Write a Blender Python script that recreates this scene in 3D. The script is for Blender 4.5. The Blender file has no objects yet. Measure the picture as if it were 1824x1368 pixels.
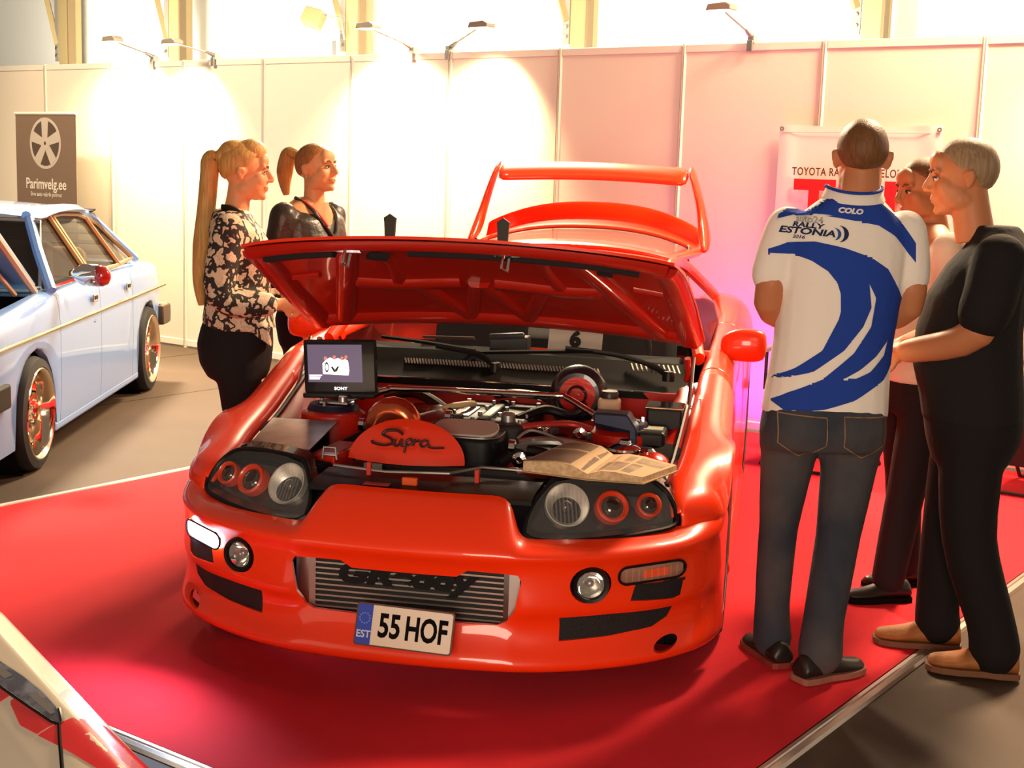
import bpy, bmesh, math, random
from math import sin, cos, pi, radians, sqrt, atan2
from mathutils import Vector, Matrix, Euler
random.seed(7)
SC = bpy.context.scene
COL = SC.collection

# ------------------------------------------------------------------ camera
CAM_H = 1.63
cd = bpy.data.cameras.new('camera'); cam = bpy.data.objects.new('camera', cd); COL.objects.link(cam)
cd.sensor_fit = 'HORIZONTAL'; cd.sensor_width = 36.0; cd.lens = 36.0 * 2450.0 / 1824.0
cd.clip_start = 0.05; cd.clip_end = 200
pitch = math.atan(381 / 2450.0)
cam.matrix_world = Matrix.Translation((0, 0, CAM_H)) @ Matrix.Rotation(pi/2 - pitch, 4, 'X') @ Matrix.Rotation(radians(1.8), 4, 'Z')
SC.camera = cam

# ------------------------------------------------------------------ world / exposure
W = bpy.data.worlds.new('world'); SC.world = W; W.use_nodes = True
bg = W.node_tree.nodes['Background']; bg.inputs[0].default_value = (1.0, .72, .52, 1); bg.inputs[1].default_value = 0.19
SC.view_settings.view_transform = 'Standard'; SC.view_settings.look = 'None'
SC.view_settings.exposure = 0.0; SC.view_settings.gamma = 1.0
SC.view_settings.use_curve_mapping = False

# booth wall frame: t runs along the wall, n out of it into the booth
W0 = Vector((-2.90, 12.01, 0)); WA = Vector((.8098, -.5867, 0)); WB = Vector((-.5867, -.8098, 0))
def wp(t, n, z): return W0 + WA*t + WB*n + Vector((0, 0, z))
WALL_YAW = atan2(WA.y, WA.x)

def light(kind, name, loc, target, energy, color, size=.3, spot=None, blend=.6, size_y=None):
    l = bpy.data.lights.new(name, kind); o = bpy.data.objects.new(name, l); COL.objects.link(o)
    o.location = loc; l.energy = energy; l.color = color
    if target is not None:
        o.rotation_euler = (Vector(target) - Vector(loc)).to_track_quat('-Z', 'Y').to_euler()
    if kind == 'AREA':
        l.size = size
        if size_y: l.shape = 'RECTANGLE'; l.size_y = size_y
    else: l.shadow_soft_size = size
    if kind == 'SPOT': l.spot_size = radians(spot); l.spot_blend = blend
    return o
WARM = (1.0, .74, .42)
# hall floodlights high over the partition, shining into the stand
light('AREA', 'hall_floodlight', wp(2.9, -.6, 4.3), wp(5.4, 5.0, 0), 800, (1, .78, .50), 1.1)
light('AREA', 'hall_floodlight', wp(7.6, .6, 4.2), wp(6.6, 3.2, 0), 560, (1, .70, .42), .9)
light('SPOT', 'hall_floodlight', wp(-.5, .6, 4.4), wp(1.3, 2.9, 0), 3800, (1, .76, .5), .4, 62, .6)
# added: spots to brighten the partition, fill behind the camera for the car front
light('SPOT', 'partition_fill', wp(4.7, 4.0, 5.2), wp(4.7, 0, 1.45), 270, (1, .75, .50), .3, 72, .7)
light('SPOT', 'partition_fill', wp(.0, 4.6, 5.2), wp(.0, 0, 1.5), 2000, (1, .80, .52), .3, 72, .7)
light('AREA', 'front_fill', (-.8, -4.0, 1.7), (0, 4.2, .7), 380, (1, .80, .60), 2.6)
# added unseen lights behind the partition, brightening the tent wall
for tt in (-4, 0, 4, 8, 11):
    light('AREA', 'tent_fill', wp(tt, -1.2, 2.1), wp(tt, -3.0, 4.0), 260, (1, .93, .74), 1.2)
# violet strip light at the foot of the partition behind the sports car
light('SPOT', 'violet_led', wp(5.55, .55, .06), wp(5.75, 0, .75), 62, (.36, .03, 1.0), .12, 125, .8)
light('SPOT', 'violet_led', wp(4.7, .55, .06), wp(4.9, 0, .75), 6, (.5, .05, 1.0), .12, 125, .8)
light('SPOT', 'violet_led', wp(6.7, .55, .06), wp(6.7, 0, .65), 6, (.6, .08, 1.0), .12, 125, .8)

# ------------------------------------------------------------------ materials
MATS = {}
def mat(name, col, rough=.5, metal=0., coat=0., emit=None, estr=1., alpha=None, spec=.5, trans=0., ior=1.45, noise=None, bump=None, coatr=.03):
    if name in MATS: return MATS[name]
    m = bpy.data.materials.new(name); m.use_nodes = True; nt = m.node_tree; b = nt.nodes['Principled BSDF']
    c = (col[0], col[1], col[2], 1); I = b.inputs
    I['Base Color'].default_value = c; I['Roughness'].default_value = rough; I['Metallic'].default_value = metal
    I['Coat Weight'].default_value = coat; I['Coat Roughness'].default_value = coatr; I['Specular IOR Level'].default_value = spec
    I['Transmission Weight'].default_value = trans; I['IOR'].default_value = ior
    if emit: I['Emission Color'].default_value = (*emit, 1); I['Emission Strength'].default_value = estr
    if alpha is not None: I['Alpha'].default_value = alpha
    if noise or bump:
        tc = nt.nodes.new('ShaderNodeTexCoord')
    if noise:   # (scale, other colour, lo, hi)
        n = nt.nodes.new('ShaderNodeTexNoise'); n.inputs['Scale'].default_value = noise[0]; n.inputs['Detail'].default_value = 5
        r = nt.nodes.new('ShaderNodeMapRange'); r.inputs[1].default_value = noise[2]; r.inputs[2].default_value = noise[3]
        mx = nt.nodes.new('ShaderNodeMix'); mx.data_type = 'RGBA'; mx.inputs[6].default_value = c; mx.inputs[7].default_value = (*noise[1], 1)
        nt.links.new(tc.outputs['Object'], n.inputs['Vector']); nt.links.new(n.outputs['Fac'], r.inputs[0])
        nt.links.new(r.outputs[0], mx.inputs[0]); nt.links.new(mx.outputs[2], I['Base Color'])
    if bump:    # (scale, strength, distance)
        n = nt.nodes.new('ShaderNodeTexNoise'); n.inputs['Scale'].default_value = bump[0]; n.inputs['Detail'].default_value = 4
        bp = nt.nodes.new('ShaderNodeBump'); bp.inputs['Strength'].default_value = bump[1]; bp.inputs['Distance'].default_value = bump[2]
        nt.links.new(tc.outputs['Object'], n.inputs['Vector']); nt.links.new(n.outputs['Fac'], bp.inputs['Height']); nt.links.new(bp.outputs[0], I['Normal'])
    MATS[name] = m; return m
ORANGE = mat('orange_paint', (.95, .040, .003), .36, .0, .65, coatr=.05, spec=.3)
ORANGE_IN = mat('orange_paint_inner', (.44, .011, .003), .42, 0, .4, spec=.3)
BLACK = mat('black_plastic', (.0055, .005, .0055), .42, spec=.28)
MATTE = mat('matte_black', (.005, .0045, .005), .85, spec=.1)
RUBBER = mat('tyre_rubber', (.010, .010, .011), .7)
CHROME = mat('chrome', (.85, .83, .80), .08, 1.)
ALU = mat('brushed_aluminium', (.62, .60, .58), .32, 1.)
STEEL = mat('dull_steel', (.40, .39, .37), .4, .9)
WHITE = mat('white_laminate', (.74, .66, .57), .55)
WPROF = mat('white_profile', (.74, .70, .62), .4)
GLASS = mat('dark_glass', (.02, .02, .022), .03, 0, 0, trans=0., alpha=.25, spec=.6)
CLEAR = mat('clear_lens', (.9, .9, .9), .03, alpha=.05, spec=.9)
DARKRED = mat('candy_red', (.55, .015, .012), .2, .2, 1.)

# ------------------------------------------------------------------ mesh helpers
class MB:
    def __init__(s): s.v = []; s.f = []; s.m = []; s.mi = 0
    def _add(s, vs, fs):
        o = len(s.v); s.v += [tuple(p) for p in vs]; s.f += [tuple(i + o for i in f) for f in fs]; s.m += [s.mi]*len(fs); return s
    def box(s, c, d, rot=None, taper=1.):
        hx, hy, hz = d[0]/2, d[1]/2, d[2]/2; c = Vector(c); R = Euler(rot).to_matrix() if rot else Matrix.Identity(3)
        P = [(-hx,-hy,-hz),(hx,-hy,-hz),(hx,hy,-hz),(-hx,hy,-hz)] + [(x*taper,y*taper,hz) for x,y in ((-hx,-hy),(hx,-hy),(hx,hy),(-hx,hy))]
        return s._add([c + R @ Vector(p) for p in P], [(3,2,1,0),(4,5,6,7),(0,1,5,4),(1,2,6,5),(2,3,7,6),(3,0,4,7)])
    def loft(s, rings, caps=True, close=True):
        n = len(rings[0]); vs = [p for r in rings for p in r]; fs = []
        for i in range(len(rings)-1):
            for j in range(n if close else n-1):
                k = (j+1) % n; fs.append((i*n+j, i*n+k, (i+1)*n+k, (i+1)*n+j))
        if caps and close: fs.append(tuple(range(n-1, -1, -1))); fs.append(tuple((len(rings)-1)*n + j for j in range(n)))
        return s._add(vs, fs)
    def grid(s, rows): return s.loft(rows, False, False)
    def tube(s, path, r, seg=10, caps=True, flat=None, up=None):
        P = [Vector(p) for p in path]; n = len(P); R = r if isinstance(r, (list, tuple)) else [r]*n
        rings = []; prev = None
        for i, p in enumerate(P):
            t = (P[min(i+1, n-1)] - P[max(i-1, 0)]).normalized()
            if prev is None:
                ref = Vector(up) if up else (Vector((0,0,1)) if abs(t.z) < .9 else Vector((1,0,0)))
                u = (ref - t*ref.dot(t)).normalized()
            else: u = (prev - t*prev.dot(t)).normalized()
            prev = u; w = t.cross(u); f = flat if flat else 1.
            rings.append([p + (u*cos(2*pi*k/seg) + w*sin(2*pi*k/seg)*f)*R[i] for k in range(seg)])
        return s.loft(rings, caps)
    def lathe(s, prof, c=(0,0,0), axis='Z', seg=32, close=False):
        rings = []
        for k in range(seg):
            a = 2*pi*k/seg; ring = []
            for r, h in prof:
                x, y = r*cos(a), r*sin(a)
                p = {'Z': (x, y, h), 'Y': (x, h, y), 'X': (h, x, y)}[axis]
                ring.append(Vector(c) + Vector(p))
            rings.append(ring)
        n = len(prof); vs = [p for r in rings for p in r]; fs = []
        for i in range(seg):
            for j in range(n if close else n-1):
                k = (i+1) % seg; l = (j+1) % n; fs.append((i*n+j, k*n+j, k*n+l, i*n+l))
        return s._add(vs, fs)
    def prism(s, poly, fn, d0, d1):
        n = len(poly); vs = [fn(x, y, d0) for x, y in poly] + [fn(x, y, d1) for x, y in poly]
        fs = [tuple(range(n-1, -1, -1)), tuple(range(n, 2*n))] + [(i, (i+1) % n, n+(i+1) % n, n+i) for i in range(n)]
        return s._add(vs, fs)
    def ball(s, c, r, seg=14, rings=9, rot=None):
        r = (r, r, r) if not isinstance(r, (tuple, list)) else r; c = Vector(c); R = Euler(rot).to_matrix() if rot else Matrix.Identity(3)
        rr = []
        for i in range(1, rings):
            a = pi*i/rings; rr.append([c + R @ Vector((r[0]*sin(a)*cos(2*pi*k/seg), r[1]*sin(a)*sin(2*pi*k/seg), -r[2]*cos(a))) for k in range(seg)])
        o = len(s.v); s.loft(rr, False); s.v += [tuple(c + R @ Vector((0,0,-r[2]))), tuple(c + R @ Vector((0,0,r[2])))]
        b = len(s.v) - 2; L = (rings-2)*seg
        for k in range(seg):
            s.f.append((b, o+(k+1) % seg, o+k)); s.f.append((b+1, o+L+k, o+L+(k+1) % seg)); s.m += [s.mi]*2
        return s
    def xf(s, M, start=0):
        s.v[start:] = [tuple(M @ Vector(p)) for p in s.v[start:]]; return s

def obj(name, mb, m=None, parent=None, smooth=None, sub=0, bev=0, solid=0, mirror=False, mats=None, soff=-1, bseg=2, recalc=True):
    me = bpy.data.meshes.new(name); me.from_pydata([tuple(p) for p in mb.v], [], mb.f)
    if recalc:
        bm = bmesh.new(); bm.from_mesh(me); bmesh.ops.remove_doubles(bm, verts=bm.verts, dist=1e-5) if not mats else None
        bmesh.ops.recalc_face_normals(bm, faces=bm.faces); bm.to_mesh(me); bm.free()
    for x in (mats or [m]): me.materials.append(x)
    if mats:
        for p, i in zip(me.polygons, mb.m): p.material_index = i
    o = bpy.data.objects.new(name, me); COL.objects.link(o); o.parent = parent
    if mirror: q = o.modifiers.new('mirror', 'MIRROR'); q.use_clip = True; q.merge_threshold = .002
    if solid: q = o.modifiers.new('solid', 'SOLIDIFY'); q.thickness = solid; q.offset = soff
    if bev: q = o.modifiers.new('bevel', 'BEVEL'); q.width = bev; q.segments = bseg; q.limit_method = 'ANGLE'; q.angle_limit = radians(40)
    if sub: q = o.modifiers.new('sub', 'SUBSURF'); q.levels = sub; q.render_levels = sub
    if smooth is None: smooth = 35
    if smooth:
        me.polygons.foreach_set('use_smooth', [True]*len(me.polygons))
        if smooth < 180 and not sub: me.set_sharp_from_angle(angle=radians(smooth))
    if solid and not sub and smooth: bake(o, 40)
    return o
def bake(o, angle=None):
    dg = bpy.context.evaluated_depsgraph_get(); me = bpy.data.meshes.new_from_object(o.evaluated_get(dg))
    o.modifiers.clear(); o.data = me
    if angle:
        me.polygons.foreach_set('use_smooth', [True]*len(me.polygons)); me.set_sharp_from_angle(angle=radians(angle))
    return o
def empty(name, loc=(0,0,0), rz=0, label=None, cat=None, group=None, kind=None):
    o = bpy.data.objects.new(name, None); COL.objects.link(o); o.location = loc; o.rotation_euler = (0, 0, rz); o.empty_display_size = .1
    return tag(o, label, cat, group, kind)
def tag(o, label=None, cat=None, group=None, kind=None):
    if label: o['label'] = label
    if cat: o['category'] = cat
    if group: o['group'] = group
    if kind: o['kind'] = kind
    return o
def lab(o, s): o['label'] = s; return o
def text(name, body, size, M, m, parent=None, extrude=.0008, shear=0., offset=0., sx=1., spacing=1., align='CENTER'):
    cu = bpy.data.curves.new(name, 'FONT'); cu.body = body; cu.size = size; cu.extrude = extrude; cu.shear = shear; cu.offset = offset
    cu.align_x = align; cu.align_y = 'CENTER'; cu.space_character = spacing; cu.resolution_u = 3
    o = bpy.data.objects.new(name, cu); COL.objects.link(o)
    dg = bpy.context.evaluated_depsgraph_get(); me = bpy.data.meshes.new_from_object(o.evaluated_get(dg))
    bpy.data.objects.remove(o); bpy.data.curves.remove(cu)
    me.transform(M @ Matrix.Diagonal((sx, 1, 1, 1))); me.materials.clear(); me.materials.append(m)
    t = bpy.data.objects.new(name, me); COL.objects.link(t); t.parent = parent; return t
def frame(o, x, y):       # matrix whose X axis is x and Y axis is y
    x = Vector(x).normalized(); z = x.cross(Vector(y)).normalized(); y = z.cross(x)
    return Matrix(((x.x, y.x, z.x, o[0]), (x.y, y.y, z.y, o[1]), (x.z, y.z, z.z, o[2]), (0,0,0,1)))
def lerp(a, b, t): return a + (b-a)*t
def interp(x, xs, ys):
    if x <= xs[0]: return ys[0]
    for i in range(len(xs)-1):
        if x <= xs[i+1]: return lerp(ys[i], ys[i+1], (x-xs[i])/(xs[i+1]-xs[i]))
    return ys[-1]
def rrect(w, h, r, n=5, cx=0, cy=0):
    P = []
    for sx, sy, a0 in ((1,1,0),(-1,1,90),(-1,-1,180),(1,-1,270)):
        for k in range(n+1):
            a = radians(a0 + 90*k/n); P.append((cx + sx*(w/2-r) + r*cos(a), cy + sy*(h/2-r) + r*sin(a)))
    return P
def catmull(P, n=6):
    P = [Vector(p) for p in P]; Q = []
    for i in range(len(P)-1):
        a = P[max(i-1,0)]; b = P[i]; c = P[i+1]; d = P[min(i+2, len(P)-1)]
        for k in range(n):
            t = k/n; Q.append(.5*((2*b) + (c-a)*t + (2*a-5*b+4*c-d)*t*t + (3*b-a-3*c+d)*t**3))
    return Q + [P[-1]]

# ------------------------------------------------------------------ setting
def carpet_mat():
    m = mat('red_carpet', (.72, .008, .022), .95, noise=(2.2, (.62, .006, .019), .35, .7), bump=(420, .35, .004)); return m
fl = MB().box((1, 8, -.06), (34, 34, .12))
floor = tag(obj('floor', fl, mat('brown_floor', (.052, .029, .016), .75, noise=(1.3, (.072, .041, .023), .35, .7), bump=(160, .25, .003)), smooth=0), 'dark brown hall floor around the red carpet', kind='structure')
# thin seams of the floor covering
for k, tt in enumerate((.4, 1.9, 9.6)):
    sm = MB().box((0, 0, .0006), (.004, 11, .0012)); s_ = obj('floor_seam', sm, MATTE, floor, 0); s_.location = wp(tt, 4.2, 0); s_.rotation_euler.z = WALL_YAW
# carpet, with shallow ripples
cp = MB(); nu, nv = 60, 84; rows = []
for j in range(nv+1):
    n = .03 + (5.63-.03)*j/nv; row = []
    for i in range(nu+1):
        t = 3.823 + (7.845-3.823)*i/nu
        z = .006 + .0035*(1+sin(n*3.1 + t*1.3 + 1.6*sin(t*1.7)))*.5 * (1 if 0 < i < nu and 0 < j < nv else 0)
        row.append(wp(t, n, z))
    rows.append(row)
cp.grid(rows)
tag(obj('carpet', cp, carpet_mat(), smooth=180, recalc=False), 'bright red exhibition carpet under the orange sports car', 'carpet')
def strip(p, q, w, m, nm, lb):
    p, q = Vector(p), Vector(q); d = (q-p).normalized(); s = Vector((-d.y, d.x, 0)); mb = MB()
    prof = [(-w/2, 0), (-w/2+.006, .010), (-.006, .013), (-.003, .009), (.003, .009), (.006, .013), (w/2-.006, .010), (w/2, 0)]
    mb.loft([[e + s*x + Vector((0,0,z)) for x, z in prof] for e in (p, q)])
    return tag(obj(nm, mb, m, smooth=0), lb, 'edge strip')
strip(wp(3.823, 5.66, 0), wp(7.845, 5.66, 0), .055, ALU, 'carpet_edge_strip', 'aluminium edge strip along the front of the red carpet by the red and white car')
strip(wp(7.875, .04, 0), wp(7.875, 5.688, 0), .055, mat('worn_alu', (.45, .36, .32), .4, .8), 'carpet_edge_strip', 'metal edge strip between the red carpet and the dark aisle by the tan boots')
strip(wp(3.80, .04, 0), wp(3.80, 5.688, 0), .040, WPROF, 'carpet_edge_strip', 'pale edge tape on the left side of the red carpet beside the blue sedan')

# partition wall
wall = empty('wall_back', (0,0,0), 0, 'white exhibition partition of panels and slim posts', kind='structure')
JT = [.03 + .97*k for k in range(-4, 11)]; PH = 2.465
for k in range(len(JT)-1):
    a, b = JT[k]+.018, JT[k+1]-.018
    obj('panel', MB().prism([(a, .07), (b, .07), (b, PH-.05), (a, PH-.05)], lambda x, y, d: wp(x, d, y), -.006, .006), WHITE, wall, 0)
    for z0, z1 in ((.015, .07), (PH-.05, PH)):
        obj('rail', MB().prism([(a, z0), (b, z0), (b, z1), (a, z1)], lambda x, y, d: wp(x, d, y), -.014, .014), WPROF, wall, 0, bev=.004)
for k, t in enumerate(JT):
    r = .020
    mb = MB(); mb.loft([[wp(t + r*cos(q*pi/4+pi/8), r*sin(q*pi/4+pi/8), z) for q in range(8)] for z in (0, PH+.004)])
    obj('post', mb, WPROF, wall, 0)
    for s in (-1, 1):
        obj('post_groove', MB().box(wp(t + s*.007, .0195, PH/2), (.003, .004, PH-.02), (0, 0, WALL_YAW)), mat('groove', (.30, .24, .18), .8), wall, 0)
# tent wall behind, with steel columns
tent = empty('wall_tent', (0,0,0), 0, 'bright white tent wall behind the partition', kind='structure')
TN = -3.05
obj('tent_sheet', MB().prism([(-14, 0), (22, 0), (22, 9), (-14, 9)], lambda x, y, d: wp(x, d, y), TN-.32, TN-.30), mat('tent_sheet', (.86, .85, .80), .7), tent, 0)
COLM = mat('beige_steel', (.34, .25, .115), .5)
for i, t in enumerate((-5.60, -3.51, -.69, 2.16, 5.02, 7.88)):
    c = empty('steel_column', wp(t, TN, 0), WALL_YAW, ['beige steel tent column at the far left above the grey banner', 'beige steel tent column left of the blonde woman in the patterned jacket', 'beige steel tent column behind the box floodlight', 'beige steel tent column above the rear wing', 'beige steel tent column above the white flag', 'beige steel tent column at the far right'][i], 'column', 'tent columns behind the partition')
    cb = MB(); cb.box((-.085, 0, 4), (.17, .22, 8)); obj('web', cb, COLM, c, 0, bev=.006)
    cb = MB(); cb.box((.012, -.06, 4), (.024, .10, 8)); obj('flange', cb, mat('beige_steel_dark', (.20, .13, .06), .5), c, 0)
    pb = MB(); pb.box((-.215, -.10, 3.24), (.075, .02, .86)); obj('bracket_plate', pb, mat('bracket_steel', (.30, .25, .20), .5, .3), c, 0, bev=.004)
    for z in (2.88, 2.97): obj('bolt', MB().lathe([(0, -.012), (.018, -.012), (.018, 0), (0, 0)], (-.215, -.115, z), 'Y', 12), ALU, c, 0)
    db = MB(); db.tube([(-.215, -.10, 3.02), (-.62, -.10, 4.15)], .045, 4); obj('brace', db, COLM, c, 0)
# ------------------------------------------------------------------ wall lamps and floodlight
def wall_lamp(t, dt, dn, dz, lb, watts, aim=None, spot=95):
    """clamp on the partition's top rail, thin arm, flat lamp head"""
    e = empty('arm_lamp', wp(t, 0, PH), WALL_YAW, lb, 'lamp', 'arm lamps clamped to the partition')
    obj('clamp', MB().box((0, 0, .02), (.045, .06, .05)).box((0, -.035, -.02), (.04, .012, .07)), STEEL, e, 0, bev=.004)
    h = Vector((dt, -dn, dz)); k = h*.22 + Vector((0, 0, .03))
    obj('socket', MB().tube([(0,0,.03), k], [.022, .012], 10), STEEL, e)
    obj('arm', MB().tube([k, h*.8, h], .007, 8), STEEL, e)
    hd = obj('lamp_head', MB().prism([(-.085,-.02),(-.07,.018),(.05,.026),(.085,.008),(.085,-.02)], lambda x, y, d: Vector((x, d, y)), -.05, .05), mat('lamp_grey', (.36, .31, .25), .4, .4), e, 0, bev=.006)
    hd.location = h; gl = obj('lamp_glass', MB().box((0, 0, -.022), (.13, .08, .006)), mat('lamp_glow', (1, .9, .7), .4, emit=(1, .85, .55), estr=14 if watts else .6), hd, 0)
    if watts:
        p = wp(t, 0, PH) + WA*dt + WB*dn + Vector((0, 0, dz-.04))
        light('SPOT', 'arm_lamp_light', p, aim, watts, (1, .80, .45), .05, spot, .9)
wall_lamp(-.36, -.12, .35, .16, 'arm lamp shining on the partition above the grey banner', 420, wp(-.75, 0, 1.35), 128)
wall_lamp(.42, -.16, .33, .12, 'arm lamp on the partition above the woman in the floral jacket', 330, wp(.05, 0, 1.35), 112)
wall_lamp(2.58, -.14, .35, .17, 'arm lamp right of the box floodlight', 520, wp(2.45, 0, 1.4), 118)
wall_lamp(2.93, .55, .35, .14, 'arm lamp with a long arm leaning right over the bright middle panel', 380, wp(3.15, 0, 1.4), 105)
wall_lamp(5.36, -.04, .36, .18, 'unlit arm lamp above the white flag', 0)
wall_lamp(7.75, .1, .35, .15, 'arm lamp at the far right end of the partition', 260, wp(7.5, 0, 1.5), 100)
fx = empty('box_floodlight', wp(-.98, TN+.42, 3.12), WALL_YAW, 'beige box floodlight mounted on the tent column', 'floodlight')
obj('housing', MB().box((0, -.05, 0), (.20, .16, .17), (radians(-25), radians(15), .3)), COLM, fx, 0, bev=.012)
obj('bracket', MB().tube([(.02, .05, .05), (.16, .20, .02), (.2, .21, -.2)], .014, 6), STEEL, fx)
obj('ballast', MB().box((.16, .13, -.30), (.07, .06, .17)), STEEL, fx, 0, bev=.006)

# ------------------------------------------------------------------ banners
MB_GREY = mat('banner_grey', (.19, .125, .09), .6)
bn = empty('roll_up_banner', wp(-1.23, .5, 0), WALL_YAW, 'brown-grey roll-up banner with a wheel rim picture, behind the blue sedan', 'banner')
BW, BT = .87, 1.99
obj('banner_sheet', MB().box((0, 0, 1.03), (BW, .004, 1.92)), MB_GREY, bn, 0)
obj('top_rail', MB().tube([(-BW/2-.01, 0, BT+.005), (BW/2+.01, 0, BT+.005)], .014, 8), WPROF, bn)
obj('base', MB().box((0, 0, .04), (BW+.06, .16, .08)), ALU, bn, 0, bev=.02)
obj('pole', MB().tube([(0, .03, .06), (0, .03, BT)], .010, 8), ALU, bn)
RIM = mat('banner_rim_print', (.50, .42, .36), .6); RIMD = mat('banner_rim_print_dark', (.09, .06, .045), .6)
def disc_ring(r0, r1, y, c, n=40): return MB().lathe([(r0, y), (r1, y), (r1, y+.001), (r0, y+.001)], c, 'Y', n, True)
RC = (0, 0, 1.735); RR = .225
obj('printed_rim_edge', disc_ring(RR*.88, RR, -.0045, RC), RIM, bn, 0)
obj('printed_rim_shade', disc_ring(.0, RR*.88, -.004, RC), RIMD, bn, 0)
for k in range(5):
    a = pi/2 + 2*pi*k/5; mb = MB(); ca, sa = cos(a), sin(a)
    pts = [(-.04*sa+.02*ca, .03*ca+.02*sa), (-.05*sa+RR*.9*ca, .05*ca+RR*.9*sa), (.05*sa+RR*.9*ca, -.05*ca+RR*.9*sa), (.03*sa+.02*ca, -.03*ca+.02*sa)]
    mb.prism(pts, lambda x, y, d: Vector((x, d, RC[2]+y)), -.006, -.005); obj('printed_spoke', mb, RIM, bn, 0)
obj('printed_hub', disc_ring(.016, .062, -.0075, RC), RIM, bn, 0)
BTX = mat('banner_white_print', (.72, .66, .58), .6)
FR = lambda o: Matrix.Translation(o) @ Matrix.Rotation(pi/2, 4, 'X')
text('lettering', 'Parimvelg.ee', .135, FR((0, -.006, 1.375)), BTX, bn, offset=.002, sx=.86)
text('lettering', 'Sinu auto väärib parimat', .054, FR((0, -.006, 1.285)), BTX, bn, sx=.86)

flag = empty('cloth_flag', wp(6.115, .03, 0), WALL_YAW, 'white cloth flag with red and black lettering pinned to the partition', 'flag')
fw, fh, fz = 1.03, .74, 1.965
rows = []
for j in range(25):
    row = []
    for i in range(33):
        u, v = i/32, j/24; x = (u-.5)*fw; z = fz - v*fh
        sag = .02*sin(pi*u)*(1-v)*.8
        fold = .006*sin(14*u + 3*v) * v + .010*max(0, 1-abs((u-.93) - .25*v)*9) + .008*max(0, 1-abs(u-.05-.02*v)*14)
        row.append(Vector((x, -.004-fold, z - sag)))
    rows.append(row)
obj('cloth', MB().grid(rows), mat('flag_cloth', (.82, .74, .66), .8), flag, 180, solid=.002)
obj('hem', MB().box((0, -.012, fz-.05), (fw*.96, .002, .004)), mat('stitch', (.6, .5, .42), .9), flag, 0)
for x in (-fw/2+.02, fw/2-.02): obj('eyelet', MB().lathe([(.006, -.003), (.014, -.003), (.014, .003), (.006, .003)], (x, -.018, fz-.03), 'Y', 14, True), ALU, flag)
BRN = mat('flag_brown_print', (.10, .022, .010), .7); FRED = mat('flag_red_print', (.72, .008, .010), .6)
text('lettering', 'TOYOTA RACING DEVELOPMENT', .068, FR((.015, -.028, 1.675)), BRN, flag, sx=.74, spacing=1.12, offset=.001)
def letter(polys, nm='letter'):
    for P in polys: obj(nm, MB().prism(P, lambda x, y, d: Vector((x, d, y)), -.030, -.024), FRED, flag, 0)
zt, zb = 1.632, 1.33
letter([[(-.388, zt), (-.115, zt), (-.115, zt-.068), (-.22, zt-.068), (-.22, zb), (-.288, zb), (-.288, zt-.068), (-.388, zt-.068)]])
letter([[(-.095, zt), (.11, zt), (.16, zt-.04), (.16, zt-.15), (.12, zt-.185), (.165, zb), (.085, zb), (.05, zt-.19), (-.025, zt-.19), (-.025, zb), (-.095, zb)]])
letter([[(.195, zt), (.36, zt), (.43, zt-.07), (.43, zb+.07), (.36, zb), (.195, zb), (.195, zb+.06), (.33, zb+.06), (.36, zb+.09), (.36, zt-.09), (.33, zt-.062), (.265, zt-.062), (.265, zb+.055), (.195, zb+.055)]])
# ------------------------------------------------------------------ orange sports car
# car space: x to the picture's right, y from the nose backwards, z up
CAR = empty('sports_car', (-.319, 4.0, .0115), -radians(10.81), 'orange sports car with hood and hatch raised on the red carpet', 'car')
OXS = [0,.13,.26,.38,.5,.6,.7,.78,.85,.9,.93,.945]; OYS = [0,.003,.014,.035,.075,.125,.19,.26,.345,.43,.53,.62]
def oyx(x): return interp(abs(x), OXS, OYS)
# --- front bumper and nose: columns follow the plan outline, rows climb from the lip to the headlamps
cols = [(0,0),(.12,.003),(.24,.012),(.33,.025),(.352,.029),(.42,.046),(.5,.075),(.6,.125),(.7,.19),(.78,.26),(.85,.345),(.9,.43),(.93,.53),(.945,.62),(.948,.66)]
def bump_row(k, x):
    nose = x < .34; z_in = [.112,.115,.145,.185,.225,.262,.302,.360,.430,.455,.474,.492,.520,.570,.612,.626]; d_in = [.05,.004,-.010,.012,.030,.040,.045,.040,.030,.010,0,.006,.026,.080,.138,.172]
    z_out = [.112,.115,.145,.185,.225,.278,.302,.360,.430,.455,.472,.483,.492,.500,.506,.512]; d_out = [.05,.004,-.012,.020,.034,.034,.006,.016,.020,.010,0,.006,.018,.040,.066,.092]
    z, d = (z_in[k], d_in[k]) if nose else (z_out[k], d_out[k])
    if x > .86:                                   # corner: smoother, climbs to the wing
        f = min(1, (x-.86)/.085); d = d*(1-f*.9); z = z + f*(k/15.)**3*.03
    return z, d
rows = []
for k in range(16):
    row = []
    for i, (x, y) in enumerate(cols):
        a = cols[max(i-1,0)]; b = cols[min(i+1,len(cols)-1)]; tx, ty = b[0]-a[0], b[1]-a[1]; L = sqrt(tx*tx+ty*ty)
        if i == 0: tx, ty, L = 1, 0, 1
        z, d = bump_row(k, x); row.append(Vector((x - ty/L*d, y + tx/L*d, z)))
    rows.append(row)
bumper = obj('front_bumper', MB().grid(rows), ORANGE, CAR, 180, sub=2, mirror=True)
q = bumper.modifiers.new('solid', 'SOLIDIFY'); q.thickness = .014; q.offset = -1
bake(bumper)
def cutter(poly, y0, y1):
    n = len(poly); mb = MB(); mb.prism(poly, lambda x, z, d: Vector((x, d, z)), y0, y1); c = obj('cutter', mb, MATTE, CAR, 0); return c
def ell(cx, cz, rx, rz, n=24, tilt=0): return [(cx + rx*cos(a)*cos(tilt) - rz*sin(a)*sin(tilt), cz + rx*cos(a)*sin(tilt) + rz*sin(a)*cos(tilt)) for a in [2*pi*k/n for k in range(n)]]
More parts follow.
